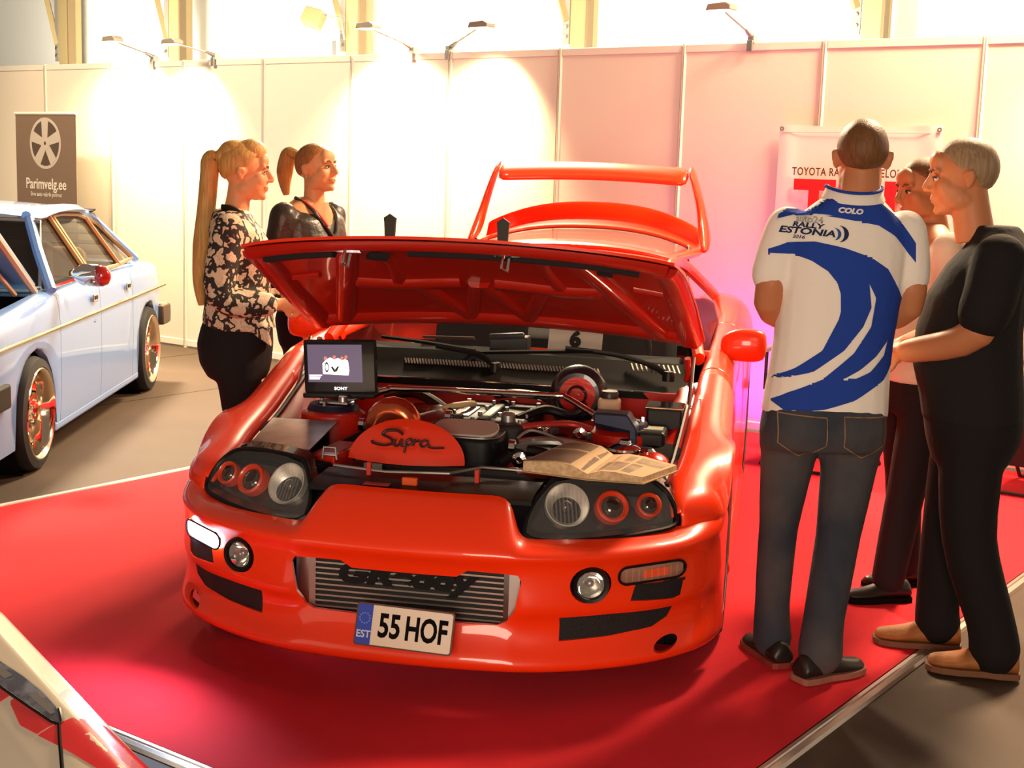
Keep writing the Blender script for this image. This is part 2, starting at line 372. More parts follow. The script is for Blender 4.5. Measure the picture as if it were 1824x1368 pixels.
mouth = [(-.352,.418),(-.20,.424),(-.165,.402),(.165,.402),(.20,.424),(.352,.418),(.362,.40),(.345,.31),(.318,.268),(.29,.256),(-.29,.256),(-.318,.268),(-.345,.31),(-.362,.40)]
vent = [(.475,.286),(.62,.289),(.79,.282),(.775,.252),(.735,.228),(.62,.216),(.475,.210)]
uvent = [(.690,.376),(.828,.370),(.820,.318),(.800,.312),(.678,.326)]
def mir(P): return [(-x, z) for x, z in P][::-1]
turn = rrect(.185, .050, .024, 5, .738, .409)
cuts = [(mouth, -.1, .25)] + [(p, -.1, .37) for P in (vent, uvent, turn, ell(.562,.386,.059,.056), ell(.785,.170,.034,.022, tilt=.25)) for p in (P, mir(P))]
cs = []
for P, a, b in cuts:
    c = cutter(P, a, b); cs.append(c); q = bumper.modifiers.new('cut', 'BOOLEAN'); q.object = c; q.operation = 'DIFFERENCE'; q.solver = 'EXACT'
bake(bumper, 32)
for c in cs: bpy.data.objects.remove(c)
# dark ducting behind the openings follows the bumper
MESH = mat('black_mesh_grille', (.008, .008, .010), .6, bump=(260, .8, .004))
def behind(name, P, off, m, parent=CAR, th=.01):
    mb = MB(); vs = [Vector((x, oyx(x)+off, z)) for x, z in P]; n = len(P)
    mb._add(vs + [v + Vector((0, th, 0)) for v in vs], [tuple(range(n-1,-1,-1)), tuple(range(n,2*n))] + [(i,(i+1)%n,n+(i+1)%n,n+i) for i in range(n)])
    return obj(name, mb, m, parent, 0)
def scale_poly(P, s):
    cx = sum(p[0] for p in P)/len(P); cz = sum(p[1] for p in P)/len(P); return [(cx+(x-cx)*s, cz+(z-cz)*s) for x, z in P]
def dens(P, n=4): 
    Q = []
    for i in range(len(P)):
        a, b = P[i], P[(i+1) % len(P)]
        for k in range(n): Q.append((lerp(a[0],b[0],k/n), lerp(a[1],b[1],k/n)))
    return Q
def strip_mesh(name, P, off, m, parent=CAR):
    """vertical quads across a polygon so a curved back plate hugs the bumper"""
    xs = sorted(set([round(p[0],4) for p in dens(P, 5)])); mb = MB(); top = []; bot = []
    for x in xs:
        zs = []
        for i in range(len(P)):
            (x0,z0),(x1,z1) = P[i], P[(i+1) % len(P)]
            if min(x0,x1)-1e-4 <= x <= max(x0,x1)+1e-4: zs += [z0, z1] if abs(x1-x0) < 3e-4 else [z0+(z1-z0)*(x-x0)/(x1-x0)]
        top.append(Vector((x, oyx(x)+off, max(zs)))); bot.append(Vector((x, oyx(x)+off, min(zs))))
    mb.grid([bot, top]); return obj(name, mb, m, parent, 180, solid=.006, soff=0)
for s in (1, -1):
    f = (lambda P: P) if s == 1 else mir
    strip_mesh('lower_vent_mesh', f(scale_poly(vent, 1.04)), .045, MESH); strip_mesh('upper_vent_mesh', f(scale_poly(uvent, 1.05)), .030, MESH)
    h = obj('brake_duct', MB().tube([(s*.79, .395, .170), (s*.79, .55, .18)], .040, 16), MATTE, CAR); h.data.materials[0] = MATTE
    # front indicator / running light
    LIT = s == -1
    hs = obj('running_light', MB().grid([[Vector((s*x, oyx(x)+.022-.012*cos((z-.409)/.03*1.2), z)) for x in (.650,.69,.74,.79,.826)] for z in (.386,.398,.409,.420,.432)]),
        mat('running_light_lit', (1, 1, 1), .3, emit=(.72, .84, 1.0), estr=60) if LIT else mat('indicator_lens', (.50, .25, .17), .10, .4, 1.), CAR, 180, solid=.004)
    if LIT: 
        rl_ = light('SPOT', 'running_light_beam', (-.72, .10, .405), None, 45, (.66, .78, 1.0), .04, 150, .8); rl_.parent = CAR; rl_.rotation_euler = Vector((-.45,-1,-.28)).to_track_quat('-Z','Y').to_euler()
    lab(hs, 'glaring white running light' if LIT else 'clear and orange indicator lens')
    rim = [Vector((s*x, oyx(x)+.006, z)) for x, z in rrect(.190, .054, .026, 5, .738, .409)]
    obj('light_surround', MB().tube(rim + rim[:1], .004, 6), BLACK, hs)
    if not LIT:
        obj('amber_core', MB().grid([[Vector((x, oyx(x)+.008, z)) for x in (.715,.75,.785)] for z in (.396,.409,.422)]), mat('amber', (.85, .10, .03), .25, 0, 1.), hs, 180, solid=.003)
        for k in range(9):
            x = .665+.018*k; obj('lens_rib', MB().tube([(x, oyx(x)+.006, .390), (x, oyx(x)+.004, .409), (x, oyx(x)+.006, .428)], .0025, 5), CLEAR, hs)
    # fog lamp
    fy = oyx(.562); d = Vector((s*.28, -1, 0)).normalized(); fr = frame((s*.562, fy+.022, .386), (cos(.27), s*sin(.27)*1, 0), (0, 0, 1))
    fg = obj('fog_lamp', MB().lathe([(.040,-.004),(.045,.012),(.054,.014),(.057,.006),(.057,-.05),(.040,-.05)], (0,0,0), 'Z', 32).xf(fr), BLACK, CAR)
    obj('reflector', MB().lathe([(0,-.040),(.016,-.036),(.032,-.020),(.041,.002)], (0,0,0), 'Z', 24).xf(fr), CHROME, fg)
    obj('bulb_shield', MB().ball((0,0,-.018), (.013,.013,.012), 12, 8).xf(fr), STEEL, fg)
    obj('lens', MB().lathe([(0,.012),(.02,.010),(.041,.004)], (0,0,0), 'Z', 24).xf(fr), CLEAR, fg)
# --- intercooler
ic = obj('intercooler', MB().box((0, .135, .335), (.66, .05, .19)), mat('core_black', (.012,.011,.012), .7), CAR, 0)
for k in range(10):
    z = .252 + .0175*k; obj('fin_bar', MB().box((0, .106, z), (.60, .012, .0055)), mat('bar_alu', (.55, .48, .45), .35, .9), ic, 0)
for s in (-1, 1):
    mb = MB(); mb.loft([[Vector((s*x, y, z)) for x, y in ((.300,.100),(.318,.092),(.350,.098),(.372,.125),(.372,.17),(.30,.17))] for z in (.235,.43)]); obj('end_tank', mb, ALU, ic, 30)
for bx, bz, w in ((-.02, .366, 1),): text('stencil_lettering', 'GReddy', .092, frame((bx, .0985, bz), (1,0,0), (0,0,1)), mat('stencil', (.006,.006,.007), .9), ic, .0006, .25, .005, 1.42)
# --- licence plate
px = (.985, 0, -.085)
PF = frame((.030, -.052, .256), (1, .0, -.030), (0, .28, 1))
plate = obj('license_plate', MB().prism(rrect(.302,.128,.010), lambda x, y, d: PF @ Vector((x, y, d)), -.004, 0), mat('plate_rim', (.10,.02,.015), .4), CAR, 0); lab(plate, 'white number plate with blue band')
obj('plate_face', MB().prism(rrect(.292,.118,.008), lambda x, y, d: PF @ Vector((x, y, d)), -.001, .0012), mat('plate_white', (.82,.72,.60), .4), plate, 0)
obj('country_band', MB().prism([(-.146,-.055),(-.142,-.059),(-.100,-.059),(-.100,.059),(-.142,.059),(-.146,.055)], lambda x, y, d: PF @ Vector((x, y, d)), -.001, .002), mat('plate_blue', (.006,.045,.50), .4), plate, 0)
text('lettering', 'EST', .030, PF @ Matrix.Translation((-.123,-.030,.0025)), mat('plate_pale', (.62,.70,.9), .5), plate, .0003, 0, .0006, .95)
for k in range(12):
    a = 2*pi*k/12; obj('star', MB().prism([(-.123+.0155*cos(a)+.0028*cos(b*pi*2/5+.3)*(1 if b % 1 == 0 else .5), .018+.0155*sin(a)+.0028*sin(b*pi*2/5+.3)) for b in range(5)], lambda x, y, d: PF @ Vector((x, y, d)), .002, .0028), mat('star_blue', (.12,.28,.75), .5), plate, 0)
text('lettering', '55', .098, PF @ Matrix.Translation((-.045,-.002,.0015)), MATTE, plate, .0006, 0, .0028, .72)
text('lettering', 'HOF', .098, PF @ Matrix.Translation((.068,-.002,.0015)), MATTE, plate, .0006, 0, .0028, .66)
obj('plate_bracket', MB().box((.018, .0, .235), (.20, .07, .03)), BLACK, CAR, 0)

# --- headlamps
def hlz(x, z): return oyx(x) + .09 + 1.03*(z-.5)
HL = [(.350,.522),(.350,.560),(.366,.602),(.405,.655),(.440,.668),(.52,.672),(.62,.668),(.70,.652),(.755,.614),(.785,.565),(.786,.524),(.70,.514),(.60,.508),(.47,.504),(.385,.508)]
def hl_patch(P, off, n=14):
    """fill outline by rows between left and right edges"""
    zs = [p[1] for p in P]; z0, z1 = min(zs)+.0015, max(zs)-.0015; rows = []
    for j in range(n+1):
        z = lerp(z0, z1, j/n); xs = []
        for i in range(len(P)):
            (xa,za),(xb,zb) = P[i], P[(i+1) % len(P)]
            if (za-z)*(zb-z) <= 0 and abs(za-zb) > 1e-9: xs.append(xa + (xb-xa)*(z-za)/(zb-za))
        a, b = min(xs), max(xs); rows.append([Vector((lerp(a,b,i/16), hlz(lerp(a,b,i/16), z) + off, z)) for i in range(17)])
    return rows
HLB = mat('headlamp_black', (.012,.010,.011), .25, 0, .6)
for s in (1, -1):
    S = Matrix.Diagonal((s,1,1,1))
    hd = obj('headlight', MB().grid(hl_patch(HL, .060)).xf(S), HLB, CAR, 180, solid=.01); lab(hd, 'black-housed headlight with ringed projector lamps')
    edge = catmull([Vector((s*x, hlz(x,z)+.006, z)) for x, z in HL + HL[:1]], 4)
    obj('headlight_rim', MB().tube(edge, .0085, 8), BLACK, hd)
    obj('headlight_wall', MB().grid([[e + Vector((0,o,o*.15)) for e in edge] for o in (0,.03,.075)]), HLB, hd, 180)
    def hfr(x, z, off):    # lamp frame facing forwards along the nose
        return frame((s*x, hlz(x,z)+off, z), (1, s*.38, 0), (0, .60, 1))
    for x, z, r in ((.596,.586,.053),(.704,.584,.041)):
        F = hfr(x, z, .012)
        pj = obj('projector', MB().lathe([(r*.66,.004),(r*.74,.012),(r*.86,.016),(r*.97,.012),(r,.0),(r,-.03)], (0,0,0), 'Z', 36).xf(F), mat('ring_orange', (.62,.045,.012), .35, 0, .5), hd); lab(pj, 'orange lamp ring')
        obj('projector_lens', MB().lathe([(0,.014),(r*.3,.012),(r*.55,.004),(r*.68,-.006)], (0,0,0), 'Z', 28).xf(F), mat('projector_glass', (.05,.035,.03), .05, .55, 1.), hd)
        obj('chrome_lip', MB().lathe([(r*.64,.000),(r*.70,.006),(r*.75,.004)], (0,0,0), 'Z', 32).xf(F), CHROME, hd)
    F = hfr(.460, .592, .026); r = .070
    rf = obj('reflector_lamp', MB().lathe([(0,-.05),(r*.35,-.042),(r*.7,-.02),(r*.95,.004),(r,.004),(r,-.02)], (0,0,0), 'Z', 32).xf(F), mat('fluted_reflector', (.75,.72,.66), .38, .8), hd)
    obj('bulb_shield', MB().ball((0,0,-.018), (.020,.020,.016), 14, 8).xf(F), mat('bulb_dark', (.08,.06,.06), .2, .6), hd)
    for k in range(9):
        xx = -.05+.0125*k; hh = sqrt(max(.0001, (r*.95)**2-xx*xx)); obj('lens_flute', MB().box((xx, 0, .010), (.0045, 2*hh*.95, .004)).xf(F), CLEAR, hd, 0)
    obj('headlight_glass', MB().grid(hl_patch(scale_poly(HL,.985), -.003)).xf(S), CLEAR, hd, 180)

# --- wings (fenders) and flanks: loft along the car
AX0, AX1, AR = .935, 3.485, .352
def zin(y): return interp(y, [.4,.55,.75,.95,1.2,1.45,1.7,2.2,2.8,3.2,3.6,4.0,4.35,4.5], [.585,.622,.668,.712,.790,.872,.900,.915,.925,.945,.965,.955,.930,.90])
def xin(y): return interp(y, [.4,.55,.75,1.2,1.45,1.7,2.4,3.0,3.6,4.2,4.5], [.735,.758,.772,.786,.795,.80,.80,.79,.74,.66,.60])
def xside(y): return interp(y, [.4,.62,.9,1.3,1.8,2.6,3.2,3.6,4.0,4.3,4.5], [.86,.946,.952,.94,.925,.925,.945,.95,.93,.87,.78])
def zbot(y):
    b = .13
    for ax, r in ((AX0, AR), (AX1, AR+.005)):
        d = abs(y-ax)
        if d < r: b = max(b, .315 + sqrt(r*r-d*d))
    return b
def flank_row(y):
    zi, xi, xs, zb = zin(y), xin(y), xside(y), zbot(y); xc = xi + .62*(xs-xi)
    pts = [(xi-.012, zi-.03), (xi, zi), (xi+.03, zi+.016), (xc, zi+.008), (lerp(xc,xs,.72), zi-.05), (xs-.004, zi-.13)]
    zt = zi-.13
    if zt - zb < .03: zt = zb + .03; pts[5] = (xs-.002, max(zt, zb+.02)); pts[4] = (lerp(xc,xs,.72), max(zi-.05, zb+.035))
    for f in (.3, .65): pts.append((xs + .004*sin(pi*f), lerp(pts[5][1], zb, f)))
    pts += [(xs-.002, zb+.004), (xs-.006, zb), (xs-.05, zb+.004)]
    return [Vector((x, y, z)) for x, z in pts]
ys = [.60,.62,.66,.70,.76,.83,.90,.97,1.04,1.11,1.17,1.21,1.25,1.28,1.30,1.36,1.45]
def mirrored(name, rows, m, sub=1, solid=.008, **k):
    for s in (1, -1):
        o = obj(name, MB().grid([[Vector((s*p.x, p.y, p.z)) for p in r] for r in rows]), m, CAR, 180, sub=sub, solid=0, **k)
        if solid: q = o.modifiers.new('solid', 'SOLIDIFY'); q.thickness = solid; q.offset = -s if False else -1
        yield s, o
# the wing starts beside the headlamp and runs back over the wheel
front = []
for y, xi, zi in ((.415,.788,.560),(.45,.776,.594),(.50,.770,.613),(.55,.766,.626)):
    xs = interp(y, [.40,.415,.45,.50,.55,.60], [.79,.814,.858,.902,.932,.943]); zb = interp(y, [.40,.50,.60], [.512,.522,.530]); xc = xi+.62*(xs-xi)
    P = [(xi-.012,zi-.03),(xi,zi),(xi+.03,zi+.006),(xc,zi-.004),(lerp(xc,xs,.72),lerp(zi,zb,.35)),(xs-.004,lerp(zi,zb,.75))] + [(xs-.002-.004*k, zb-.004*k) for k in range(5)]
    front.append([Vector((x, y, z)) for x, z in P])
mid = []
for y in (.60,.64):
    r = flank_row(y); zb = .528
    mid.append([Vector((p.x - .004, p.y, max(p.z, zb - .004*max(0,k-6)))) for k, p in enumerate(r)])
for s, o in mirrored('front_wing', front + mid + [flank_row(y) for y in ys if y > .68], ORANGE): pass
for s, o in mirrored('door', [flank_row(y) for y in (1.456,1.5,1.6,1.8,2.0,2.2,2.4,2.6,2.68,2.70)], ORANGE): pass
for s, o in mirrored('rear_quarter', [flank_row(y) for y in (2.706,2.75,2.85,3.0,3.08,3.12,3.14,3.18,3.24,3.32,3.42,3.49,3.56,3.66,3.74,3.80,3.84,3.86,3.92,4.05,4.2,4.35,4.5)], ORANGE): pass
# rear bumper closes the tail
rb = [[Vector((x, 4.5 - .10*(x/.78)**2 + dy, z)) for x in (-.78,-.6,-.3,0,.3,.6,.78)] for z, dy in ((.16,0),(.35,.05),(.55,.07),(.75,.06),(.88,.02),(.90,-.05))]
obj('rear_bumper', MB().grid(rb), ORANGE, CAR, 180, sub=1, solid=.01)
# side sills under the doors
for s in (1,-1): obj('side_skirt', MB().loft([[Vector((s*x, y, z)) for x, z in ((.86,.12),(.935,.10),(.95,.13),(.93,.20),(.86,.20))] for y in (1.30,2.2,3.10)]), ORANGE, CAR, 40, bev=.01)
# underbody and wheel housings keep light out
obj('underbody', MB().box((0, 2.3, .17), (1.55, 3.9, .05)), MATTE, CAR, 0)
for y in (AX0, AX1):
    for s in (1, -1):
        wl = empty_w = obj('wheel', MB().lathe([(.20,-.11),(.235,-.115),(.29,-.118),(.311,-.10),(.317,-.06),(.317,.06),(.311,.10),(.29,.118),(.235,.115),(.20,.11)], (s*.825, y, .315), 'X', 40), RUBBER, CAR); lab(wl, 'black tyre')
        obj('rim', MB().lathe([(.03,.03),(.19,.02),(.205,.05),(.215,.10),(.232,.116),(.236,.10),(.236,-.11)], (s*.825, y, .315), 'X', 40).xf(Matrix.Translation((s*.825*2,0,0)) @ Matrix.Diagonal((-1,1,1,1)) if s < 0 else Matrix.Identity(4)), ALU, wl)
        for k in range(6):
            a = 2*pi*k/6; mb = MB(); x = s*(.825+.07)
            mb.loft([[Vector((x+s*o, y + r*cos(a) - w*sin(a), .315 + r*sin(a) + w*cos(a))) for w, o in ((-.022,0),(.022,0),(.022,.025),(-.022,.025))] for r in (.03,.20)]); obj('spoke', mb, ALU, wl, 0)
        obj('wheel_well', MB().lathe([(.10,-.16),(.36,-.16),(.36,.07)], (s*.80, y, .315), 'X', 28).xf(Matrix.Translation((s*1.6,0,0)) @ Matrix.Diagonal((-1,1,1,1)) if s < 0 else Matrix.Identity(4)), MATTE, CAR)
# --- bonnet, raised about its rear hinge
HA = radians(21.6); HD = Vector((0, -cos(HA), sin(HA))); HN = Vector((0, sin(HA), cos(HA))); HO = Vector((0, 1.48, .992))
def hsm(x): u = abs(x)/.78; return 1.105 - .06*u*u - .10*u**6
def hcr(x, s): return .050*(1-(x/.8)**2) - .05*max(0, (s-.75)/.35)**2
def hp(x, s, h=0.): return HO + Vector((x, 0, 0)) + HD*s + HN*(h + hcr(x, s))
def hw(v): return interp(v, [0,.5,.85,1], [.800,.785,.762,.735])
rows = []
for j in range(17):
    v = j/16; row = []
    for i in range(25):
        u = -1 + 2*i/24; x = u*hw(v); row.append(hp(x, v*hsm(x), 0))
    rows.append(row)
hood = obj('hood', MB().grid(rows), ORANGE, CAR, 180, solid=.010, recalc=True); lab(hood, 'raised orange hood showing its red ribbed underside')
# inner panel with pressed pockets: lower skin plus raised ribs
rows = []
for j in range(15):
    v = .02 + .955*j/14; row = []
    for i in range(25):
        u = (-1 + 2*i/24)*.965; x = u*hw(v); row.append(hp(x, v*hsm(x), -.016))
    rows.append(row)
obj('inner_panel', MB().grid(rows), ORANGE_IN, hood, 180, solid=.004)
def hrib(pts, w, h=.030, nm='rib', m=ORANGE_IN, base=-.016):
    P = [Vector((a, b, 0)) for a, b in pts]; P = catmull(P, 5) if len(P) > 2 else [P[0].lerp(P[1], k/6) for k in range(7)]
    rings = []
    for i, p in enumerate(P):
        t = (P[min(i+1,len(P)-1)] - P[max(i-1,0)]).normalized(); nrm = Vector((-t.y, t.x, 0)); ring = []
        for o, d in ((-w/2,0),(-w*.42,-h*.55),(-w*.26,-h),(w*.26,-h),(w*.42,-h*.55),(w/2,0)):
            q = p + nrm*o; ring.append(hp(q.x, q.y, base + d))
        rings.append(ring)
    return obj(nm, MB().loft(rings), m, hood, 60)
def edge_pts(k, a=.0, b=1., n=9):
    return [(k*hw(v)*.93, v*hsm(k*hw(v)*.93)) for v in [lerp(a,b,i/(n-1)) for i in range(n)]]
for k in (-1, 1): hrib(edge_pts(k, .02, .93), .10, .034, 'rim_rib')
hrib([(x, .055) for x in (-.76,-.5,-.25,0,.25,.5,.76)], .11, .028, 'rim_rib')
hrib([(x, hsm(x)*.945) for x in (-.70,-.5,-.25,0,.25,.5,.70)], .10, .030, 'rim_rib')
for k in (-1, 1):
    hrib([(k*.36,.99),(k*.49,.55),(k*.63,.08)], .085); hrib([(k*.46,.53),(k*.3,.50),(k*.06,.53)], .075, .026)
    hrib([(k*.235,.51),(k*.115,.09)], .070, .026); hrib([(k*.015,.52),(k*.115,.09)], .060, .024)
    hrib([(k*.30,.99),(k*.27,.75),(k*.30,.52)], .055, .020)
    hrib([(k*.69,.60),(k*.57,.62)], .03, .016)
SEAL = mat('foam_seal', (.012,.010,.014), .9)
hrib([(x, hsm(x)*.905) for x in (-.66,-.52,-.40)], .05, .030, 'foam_seal', SEAL, -.030); hrib([(x, hsm(x)*.905) for x in (-.14,.0,.2,.42,.62)], .045, .030, 'foam_seal', SEAL, -.030)
hrib([(-.30,.935),(-.24,.90)], .06, .02, 'foam_seal', SEAL, -.040); hrib([(.47,.84),(.52,.83)], .06, .02, 'foam_seal', SEAL, -.030)
for x in (-.345, .19):
    a = hp(x, hsm(x)*.955, -.045); obj('striker', MB().tube([a, a-HN*.05+HD*.01, a-HN*.055+Vector((.018,0,0)), a-HN*.012+Vector((.02,0,0))], .0055, 8), CHROME, hood)
    obj('striker_plate', MB().box(a + Vector((.01,0,0)), (.09,.03,.006), (-HA,0,0)), CHROME, hood, 0, bev=.002)
for x in (-.185, .190):
    a = hp(x, hsm(x)*.985, .0); mb = MB()
    mb.prism([(-.016,-.01),(.016,-.01),(.019,.045),(.021,.060),(0,.074),(-.021,.060),(-.019,.045)], lambda p, q, d: a + Vector((p, d, q)), -.008, .008); obj('hood_stop', mb, mat('stop_black', (.025,.020,.016), .6), hood, 0, bev=.002)
# hinges and gas strut
for s in (1, -1):
    obj('hood_hinge', MB().tube([(s*.735,1.47,.83),(s*.745,1.43,.86),(s*.74,1.40,.925)], .012, 8), ORANGE_IN, CAR)
    obj('hood_strut', MB().tube([(s*.765,1.22,.755),(s*.765,1.36,.935)], .008, 8), CHROME, CAR)
# --- engine bay shell
for s in (1, -1):
    rows = [[Vector((s*x, y, z)) for x, z in ((xin(y)-.004, zin(y)-.028), (xin(y)-.05, zin(y)-.045), (xin(y)-.085, zin(y)-.06), (.60, .50), (.55, .30))] for y in (.44,.6,.8,1.0,1.2,1.42)]
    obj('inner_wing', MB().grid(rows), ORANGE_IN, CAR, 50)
    obj('gutter_seal', MB().tube([(s*(xin(y)-.03), y, zin(y)-.030) for y in (.5,.6,.8,1.0,1.2,1.40)], .008, 6), BLACK, CAR)
    # strut tower
    st = obj('strut_tower', MB().lathe([(.13,.55),(.12,.70),(.10,.712),(.055,.714),(.05,.700),(0,.700)], (s*.545, 1.0, 0), 'Z', 28), ORANGE_IN, CAR)
    obj('tower_ring', MB().lathe([(.05,.712),(.062,.735),(.088,.735),(.098,.714)], (s*.545,1.0,0), 'Z', 28), mat('anodised_blue_black', (.02,.02,.05), .35, .6), st)
    for k in range(3): a = 2*pi*k/3+.4; obj('tower_nut', MB().lathe([(0,.752),(.008,.752),(.010,.735),(.010,.72)], (s*.545+.075*cos(a), 1.0+.075*sin(a), 0), 'Z', 6), CHROME, st, 0)
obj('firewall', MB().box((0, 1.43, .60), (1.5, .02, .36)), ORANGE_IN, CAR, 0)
obj('bay_floor', MB().box((0, .9, .36), (1.25, 1.1, .02)), MATTE, CAR, 0)
# radiator support and its black cover between the lamps
rows = [[Vector((x, y - .02*(x/.34)**2*0, z)) for x in (-.36,-.2,0,.2,.36)] for y, z in ((.19,.600),(.195,.612),(.26,.622),(.40,.628),(.43,.622),(.44,.54))]
cover = obj('radiator_cover', MB().grid(rows), BLACK, CAR, 40, solid=.008)
obj('slam_panel', MB().box((0, .42, .585), (1.45, .07, .05)), BLACK, CAR, 0, bev=.012)
for s in (1,-1): obj('lamp_back_cover', MB().prism([(.36,.44),(.74,.60),(.76,.50),(.60,.40),(.40,.30)], lambda x, y, d: Vector((s*x, y, d)), .56, .635), MATTE, CAR, 0, bev=.01)
obj('lamp_bracket', MB().tube([(-.33,.36,.645),(-.15,.34,.640),(.06,.36,.645),(.15,.44,.655),(.32,.46,.65)], .005, 6), STEEL, cover)
for x in (-.205, .155): obj('catch_tab', MB().box((x, .345, .640), (.016, .02, .055)), mat('tab_red', (.55,.03,.015), .4), cover, 0, bev=.003)
obj('amber_reflector', MB().box((-.045, .262, .632), (.050,.02,.026)), mat('amber_tab', (.75,.10,.015), .3), cover, 0, bev=.004)
obj('cover_slot', MB().box((-.145, .235, .622), (.085,.03,.006)), mat('slot_red', (.35,.03,.02), .4), cover, 0, bev=.002)
lt = MB(); lt.box((-.365,.43,.665), (.05,.03,.004)); lt.tube([(-.39,.42,.65),(-.385,.42,.69),(-.345,.42,.69),(-.34,.42,.65)], .004, 6); obj('latch', lt, STEEL, cover)
# round orange shroud with script lettering
D0 = Vector((-.142, .565, .628))
def dish(r, a): return D0 + Vector((.205*r*cos(a), .06*(1-r*r)*-1 + .05*r*sin(a), .138*r*sin(a)))
mb = MB(); mb.grid([[dish(r, pi*k/28) for k in range(29)] for r in (1.0,.96,.85,.65,.4,.15,.01)])
shroud = obj('fan_shroud', mb, mat('bright_orange_cover', (.86,.040,.010), .38, 0, .8), CAR, 180, solid=.012); lab(shroud, 'round orange cover with script lettering')
def script(P, r, nm='script_lettering'):
    pts = catmull([Vector((x, y, 0)) for x, y in P], 6); Q = [D0 + Vector((.205*x, -.068+.05*y+.035*x*x, .138*y)) for x, y, _ in pts]
    obj(nm, MB().tube(Q, r, 6, flat=.8), mat('script_dark', (.05,.008,.004), .5), shroud)
script([(-.02,.72),(-.12,.80),(-.30,.78),(-.36,.68),(-.22,.60),(-.18,.50),(-.32,.44),(-.52,.47),(-.54,.52)], .0055)
script([(-.14,.60),(-.15,.47),(-.08,.46),(-.03,.60),(-.03,.47),(.03,.47),(.05,.60),(.04,.40),(.03,.30)], .0046)
script([(.05,.57),(.12,.62),(.15,.54),(.10,.47),(.05,.49)], .0046)
script([(.17,.47),(.18,.60),(.21,.58),(.27,.60),(.24,.58)], .0046)
script([(.42,.57),(.34,.60),(.29,.52),(.34,.45),(.42,.52),(.43,.47),(.50,.44),(.68,.45)], .0046)
# turbo intake elbow
tb = MB(); pts = [(-.255+.062*cos(a), .80-.05*cos(a)*0, .700+.062*sin(a)) for a in [radians(k) for k in range(-30, 211, 20)]]
turbo = obj('turbo_housing', MB().tube(pts, [.040,.043,.045,.046,.047,.047,.047,.046,.045,.044,.042,.040,.036], 16), mat('copper_red_metal', (.75,.16,.07), .22, .9), CAR)
obj('turbo_mouth', MB().lathe([(.018,-.03),(.028,-.045),(.036,-.04),(.034,.02)], (-.262,.775,.690), 'Y', 24), mat('violet_steel', (.30,.16,.22), .25, .9), turbo)
obj('intake_pipe', MB().tube(catmull([(-.20,.82,.69),(-.14,.95,.70),(-.16,1.08,.70),(-.28,1.15,.68)], 5), .045, 14), mat('dark_red_pipe', (.22,.02,.015), .35, .3, .4), CAR)
obj('intercooler_pipe', MB().tube(catmull([(-.30,.84,.66),(-.42,.74,.60),(-.45,.56,.56),(-.40,.48,.48)], 5), .045, 14), MATTE, CAR)
# throttle cover with polished oval
tc = obj('cam_cover', MB().prism(rrect(.30,.215,.07,6,.005,.785), lambda x, y, d: Vector((x, y, d)), .55, .700), BLACK, CAR, 40, bev=.015); lab(tc, 'black cam gear cover with polished oval window')
obj('polished_oval', MB().prism(rrect(.235,.115,.055,8,.02,.765), lambda x, y, d: Vector((x, y, d + (y-.70)*.30)), .692, .704), mat('polished', (.78,.74,.64), .16, .55), tc, 40, bev=.003)
obj('chrome_lip', MB().tube([Vector((x, y, .700)) for x, y in rrect(.285,.20,.065,6,.005,.785)]*1 + [Vector((.1475, .785+.035, .700))], .003, 6), STEEL, tc)
for s_, x in ((0,-.045),(1,.13)):
    vc = obj('valve_cover', MB().prism(rrect(.13,.50,.03,4,x,1.13), lambda a, b, d: Vector((a, b, d)), .55, .715), mat('crackle_black', (.016,.014,.014), .55, bump=(300,.6,.003)), CAR, 40, bev=.014)
    for k in range(4):
        for e in (-.05,.05): obj('cover_bolt', MB().lathe([(0,.728),(.008,.728),(.009,.715)], (x+e, .93+.13*k, 0), 'Z', 8), ALU, vc)
    obj('oil_cap' if s_ else 'cover_badge', MB().lathe([(0,.745),(.022,.745),(.027,.738),(.027,.715)], (x, .97, 0), 'Z', 20) if s_ else MB().box((x,1.1,.718), (.04,.2,.006)), STEEL, vc)
obj('coil_cover', MB().box((.043,1.13,.712), (.045,.44,.03)), BLACK, CAR, 0, bev=.008)
# strut brace
sb = obj('strut_brace', MB().tube(catmull([(-.535,1.0,.735),(-.50,1.02,.742),(-.365,1.08,.782),(-.30,1.09,.790),(.26,1.09,.800),(.32,1.085,.797),(.44,1.0,.755),(.50,.98,.745)], 5), .0115, 12), CHROME, CAR); lab(sb, 'chrome strut brace across the engine bay')
for s, x in ((-1,-.53),(1,.49)): obj('brace_foot', MB().box((x,1.0,.742), (.11,.10,.008)).lathe([(.005,.0),(.018,.0),(.018,.022),(.005,.022)], (x-s*.03,.975,.745), 'Z', 14, True), ALU, sb, 30, bev=.002)
obj('tower_bracket', MB().prism([(-.07,.05),(.05,.05),(.085,.0),(.085,-.06),(.06,-.06),(.055,-.01),(-.07,.01)], lambda x, y, d: Vector((.525+x, .91+d, .735+y)), -.05, .05), mat('anodised_blue', (.015,.02,.05), .35, .5), CAR, 0, bev=.006)
